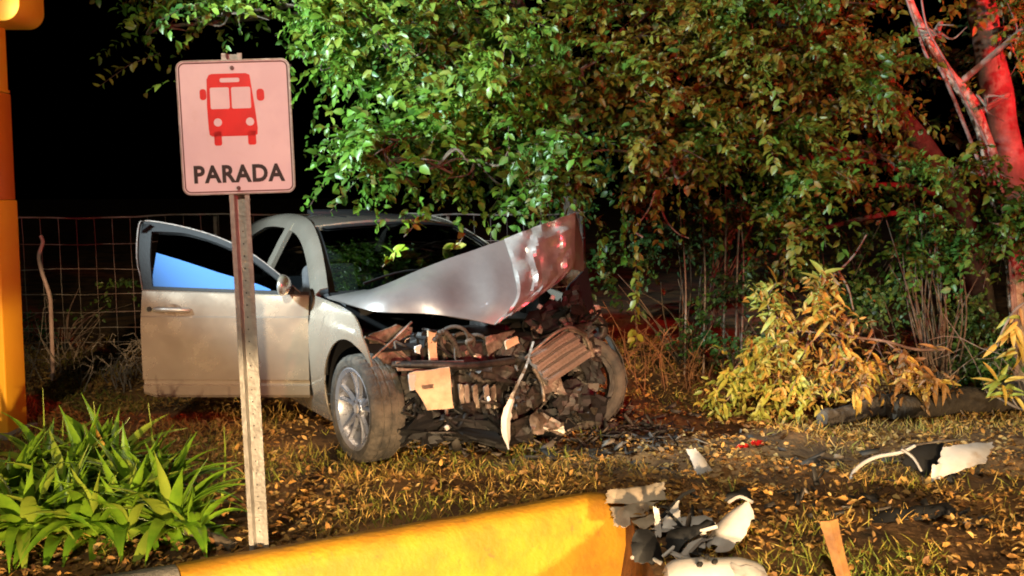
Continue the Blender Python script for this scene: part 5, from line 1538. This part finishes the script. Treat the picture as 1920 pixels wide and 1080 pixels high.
# 4 beige folded panel beyond the kerb end
base = gnd(1190, 960)
e = empty('beige_panel', base)
sheet_obj('upper_fold', quad_rows([at(1128, 948, base.y), at(1136, 922, base.y + .08), at(1246, 905, base.y + .14), at(1256, 940, base.y + .06)], 6, 0.02), 0.006, M['beige_panel'], e, base, 0.012)
sheet_obj('lower_fold', quad_rows([at(1150, 988, base.y - .12), at(1140, 950, base.y - .02), at(1240, 942, base.y + .02), at(1200, 985, base.y - .1)], 6, 0.03), 0.006, M['beige_panel'], e, base, 0.02)
tag(e, 'beige folded panel lying just beyond the worn kerb end', 'panel')
# 5 white triangular shard with black straps
base = gnd(1245, 1012)
e = empty('triangular_shard', base)
sheet_obj('white_sheet', quad_rows([at(1240, 1000, base.y), at(1244, 968, base.y + .05), at(1274, 934, base.y + .1), at(1278, 990, base.y + .02)], 4, 0.01), 0.004, M['white_plastic'], e, base)
MB().tube([p - base for p in (at(1240, 970, base.y + .04), at(1280, 928, base.y + .12), at(1302, 918, base.y + .14))], 0.010, 6).build('strap', M['black'], e, smooth=60)
MB().tube([p - base for p in (at(1250, 958, base.y + .02), at(1268, 975, base.y + .0), at(1282, 992, base.y))], 0.008, 6).build('strap', M['black'], e, smooth=60)
sheet_obj('upright', quad_rows([at(1226, 1010, base.y - .04), at(1224, 948, base.y - .02), at(1236, 948, base.y - .02), at(1240, 1008, base.y - .04)], 4, 0.0), 0.006, M['white_plastic'], e, base)
tag(e, 'white triangular shard with black straps in the debris heap', 'shard')
# 6 long white oval panel
base = gnd(1330, 1050)
o = sheet_obj('oval_panel', [[p for p in row] for row in (lambda c, ax, ay: [[c + ax * (s_ * 2 - 1) + ay * ((t * 2 - 1) * math.sqrt(max(0.02, 1 - abs(s_ * 2 - 1) ** 3.2))) + Vector((0, -.02, .05)) * (1 - (t * 2 - 1) ** 2) for t in np.linspace(0, 1, 8)] for s_ in np.linspace(0, 1, 14)])(at(1368, 998, base.y + .06) , (at(1402, 956, base.y + .12) - at(1336, 1040, base.y)) * 0.5, (at(1395, 1005, base.y + .02) - at(1342, 990, base.y + .1)) * 0.52)], 0.006, M['white_plastic'], None, base, 0.003)
o.location = base; tag(o, 'long rounded white panel leaning on the debris heap', 'panel')
# 7 broken lamp housing at the bottom of the heap
base = gnd(1340, 1110)
e = empty('lamp_housing', base)
cN = at(1340, 1066, base.y)
rows = []
for s_ in np.linspace(-1, 1, 18):
    row = []
    for t in np.linspace(0, 1, 9):
        hgt = 0.115 * (1 - abs(s_) ** 3.5) ** 0.5 + 0.003
        a_ = PI * (t * 0.62)
        row.append(cN + Vector((s_ * 0.225, -0.10 * math.cos(a_) , hgt * math.sin(a_) * 0.75 - 0.045)))
    rows.append(row)
sheet_obj('shell', rows, 0.006, M['white_plastic'], e, base, 0.006)
sheet_obj('lens', [[p + Vector((0, -0.004, 0.003)) for p in row[1:6]] for row in rows[10:17]], 0.003, M['grey_plastic'], e, base, 0.006)
for (u, v) in ((1325, 1044), (1340, 1053), (1312, 1058)):
    MB().box(at(u, v, base.y - 0.06) - base, (0.022, 0.014, 0.022), (0.5, 0.3, 0.4)).build('socket', M['black'], e, bevel=0.004)
tag(e, 'broken pale lamp housing at the bottom of the debris heap', 'lamp housing')
# 8 black brackets in the heap
for i, (cpts, lab) in enumerate([([(1180, 1050), (1186, 985), (1225, 1000), (1240, 1060)], 'black torn plastic liner next to the worn kerb end'),
                                 ([(1238, 1048), (1246, 1005), (1335, 972), (1345, 990)], 'black grille fragment between white shards in the debris heap'),
                                 ([(1362, 946), (1370, 925), (1395, 915), (1412, 945)], 'small black bracket with a pale edge apart from the debris heap')]):
    base = gnd(cpts[0][0], cpts[0][1] + 12)
    e = empty('broken_bracket', base)
    sheet_obj('sheet', quad_rows([at(cpts[0][0], cpts[0][1], base.y), at(cpts[1][0], cpts[1][1], base.y + .06), at(cpts[2][0], cpts[2][1], base.y + .1), at(cpts[3][0], cpts[3][1], base.y + .02)], 5, 0.03), 0.008, M['black'], e, base, 0.03)
    MB().tube([p - base for p in catmull([at(cpts[0][0] + 4, cpts[0][1] - 4, base.y - .01), at((cpts[0][0] + cpts[3][0]) / 2, (cpts[0][1] + cpts[3][1]) / 2 - 14, base.y + .02), at(cpts[3][0], cpts[3][1] - 3, base.y - .01)], 4)], 0.009, 6).build('edge', M['white_plastic'], e, smooth=60)
    tag(e, lab, 'bracket')
for i, (p0, p1, lab) in enumerate([((1262, 1040), (1326, 985), 'white strip lying across the debris heap, upper one'), ((1276, 1050), (1322, 998), 'white strip lying across the debris heap, lower one')]):
    base = gnd(p0[0], p0[1] + 14)
    rows = []
    for t in np.linspace(0, 1, 8):
        c = at(p0[0], p0[1], base.y).lerp(at(p1[0], p1[1], base.y + .12), t); w = 0.016 * (1 - 0.5 * t) + 0.004
        rows.append([c + Vector((-w * .6, 0, w)), c + Vector((0, -.01, 0)), c + Vector((w * .6, 0, -w))])
    o = sheet_obj('plastic_strip', rows, 0.004, M['white_plastic'], None, base); o.location = base
    tag(o, lab, 'strip')
# loose shards of the heap
heap = []
for k in range(16):
    u, v = max(1218, random.gauss(1275, 50)), random.uniform(985, 1070)
    base = gnd(u, v + 8)
    if in_road(base.x, base.y, 0.05): continue
    a_ = random.uniform(0, 6.28); l_ = random.uniform(0.05, 0.13); w_ = random.uniform(0.02, 0.05)
    ax = Vector((math.cos(a_), math.sin(a_) * .6, random.uniform(-.2, .7))) * l_; ay = Vector((-math.sin(a_), math.cos(a_), random.uniform(-.3, .6))) * w_
    c = base + Vector((0, 0, 0.05))
    cn, cm = random.choice((('pale', 'white_plastic'), ('black', 'black'), ('black', 'black'), ('grey', 'grey_plastic'), ('beige', 'beige_panel')))
    o = sheet_obj('plastic_shard', quad_rows([c - ax - ay, c + ax - ay * .5, c + ax * .8 + ay, c - ax + ay], 0, 0.012), 0.004, M[cm], None, base, 0.012)
    o.location = base; heap.append((base.x, cn, o))
heap.sort(key=lambda h: h[0]); cnt_ = {}
for (_, cn, o) in heap:
    cnt_[cn] = cnt_.get(cn, 0) + 1
    tag(o, ['first', 'second', 'third', 'fourth', 'fifth', 'sixth', 'seventh', 'eighth', 'ninth'][cnt_[cn] - 1] + ' small jagged ' + cn + ' shard from the kerb end, in the debris heap', 'shard', 'small ' + cn + ' shards in the debris heap')
# 9 orange splintered stake
base = gnd(1588, 1110)
t_ = at(1552, 976, base.y + 0.02)
rows = []
for t in np.linspace(0, 1, 9):
    c = base.lerp(t_, t) + Vector((0, 0, 0)); w = interp(t, [(0, 0.024), (0.5, 0.024), (0.8, 0.030), (1, 0.034)])
    rows.append([c + Vector((-w, 0, 0)), c + Vector((0, -0.012, 0.006 * (t > .95))), c + Vector((w, 0, 0.012 * (t == 1)))])
o = sheet_obj('splintered_stake', rows, 0.014, M['orange_wood'], None, base, 0.002); o.location = base
tag(o, 'splintered orange wooden stake standing at the bottom of the picture', 'stake')
# 10 red lens fragments
for i, (u, v) in enumerate(((1392, 838), (1418, 832))):
    base = gnd(u, v)
    o = sheet_obj('red_lens_fragment', quad_rows([gnd(u - 14, v + 3, 0.02), gnd(u - 10, v - 5, 0.05), gnd(u + 12, v - 6, 0.05), gnd(u + 15, v + 2, 0.02)], 4, 0.015), 0.005, M['red_lens'], None, base, 0.01)
    o.location = base; tag(o, ['red lens fragment on the leaves, the one nearer the wreck', 'red lens fragment on the leaves, the one farther from the wreck'][i], 'fragment')
# 11 small dark fragments round the wreck: uncountable
n = 900
u_ = np.concatenate([rng.normal(1130, 110, 500), rng.normal(860, 110, 170), rng.normal(1260, 60, 130), rng.uniform(1450, 1850, 100)])
v_ = np.concatenate([rng.normal(822, 24, 500), rng.normal(838, 10, 170), rng.normal(1010, 30, 130), rng.uniform(860, 1000, 100)])
pos = []
for a_, b_ in zip(u_, v_):
    p = gnd(a_, min(max(b_, 770), 1075))
    if in_road(p.x, p.y, 0.25): p = gnd(random.uniform(1000, 1250), random.uniform(800, 850))
    pos.append((p.x, p.y, gz(p.x, p.y) + random.uniform(0.005, 0.05)))
pos = np.array(pos)
d = rng.normal(size=(n, 3)); d[:, 2] *= 0.5
nr = rng.normal(size=(n, 3)) * 0.7 + np.array([0, 0, 1])
sz = rng.uniform(0.03, 0.15, n) * rng.uniform(0.5, 1, n)
SH_T = np.array([(0, .3, 0), (0, -.4, 0.02), (1, .1, .05), (0.8, -.4, 0), (0, .3, -.06), (0, -.4, -.04), (1, .1, -.01), (.8, -.4, -.06)])
SH_F = np.array([(0, 1, 3, 2), (4, 6, 7, 5), (0, 4, 5, 1), (2, 3, 7, 6), (0, 2, 6, 4), (1, 5, 7, 3)])
sh = link_mesh('debris', leaf_mesh('debris', pos, d, nr, sz, sz * rng.uniform(0.2, 0.7, n), rng.uniform(0, 1, n), SH_T, SH_F), M['shards'])
tag(sh, 'small dark broken fragments strewn round the wrecked front', 'debris', kind='stuff')

# leaves fallen on the windscreen
def sprig_on_glass(label, a, b, n, seed, sc_=1.0):
    rnd = random.Random(seed)
    base = MC @ (ws_pt(a, b) + Vector((0.02, 0, 0.03)))
    e = empty('leaf_sprig', base)
    MB().tube([Vector((0, 0, 0)), Vector((0.05, -0.02, 0.05)), Vector((0.09, -0.02, 0.11))], 0.004, 5, 0.002).build('stem', M['twig'], e, smooth=60)
    for k in range(n):
        o = bpy.data.objects.new('leaf', SPR[rnd.randrange(3)]); C.objects.link(o); o.parent = e
        o.location = Vector((0.09, -0.02, 0.11)) * rnd.random()
        o.rotation_euler = (rnd.uniform(.2, 1.4), rnd.uniform(-1.2, .6), rnd.uniform(0, 6.28))
        s = sc_ * rnd.uniform(.6, 1.1); o.scale = (s, s * 1.5, s)
    tag(e, label, 'sprig')
SPR = []
for mk in ('rosette', 'br_leaf_green', 'rosette_pale'):
    me = big_leaf_mesh('leaf', 0.10, 0.045, 0.4); me.materials.append(M[mk]); SPR.append(me)
sprig_on_glass('green sprig on the windscreen near its lower corner', -0.55, 0.22, 9, 51)
sprig_on_glass('green sprig on the windscreen above the bonnet', 0.30, 0.42, 8, 52, 1.2)
sprig_on_glass('pale green sprig high on the middle of the windscreen', -0.15, 0.62, 9, 53)
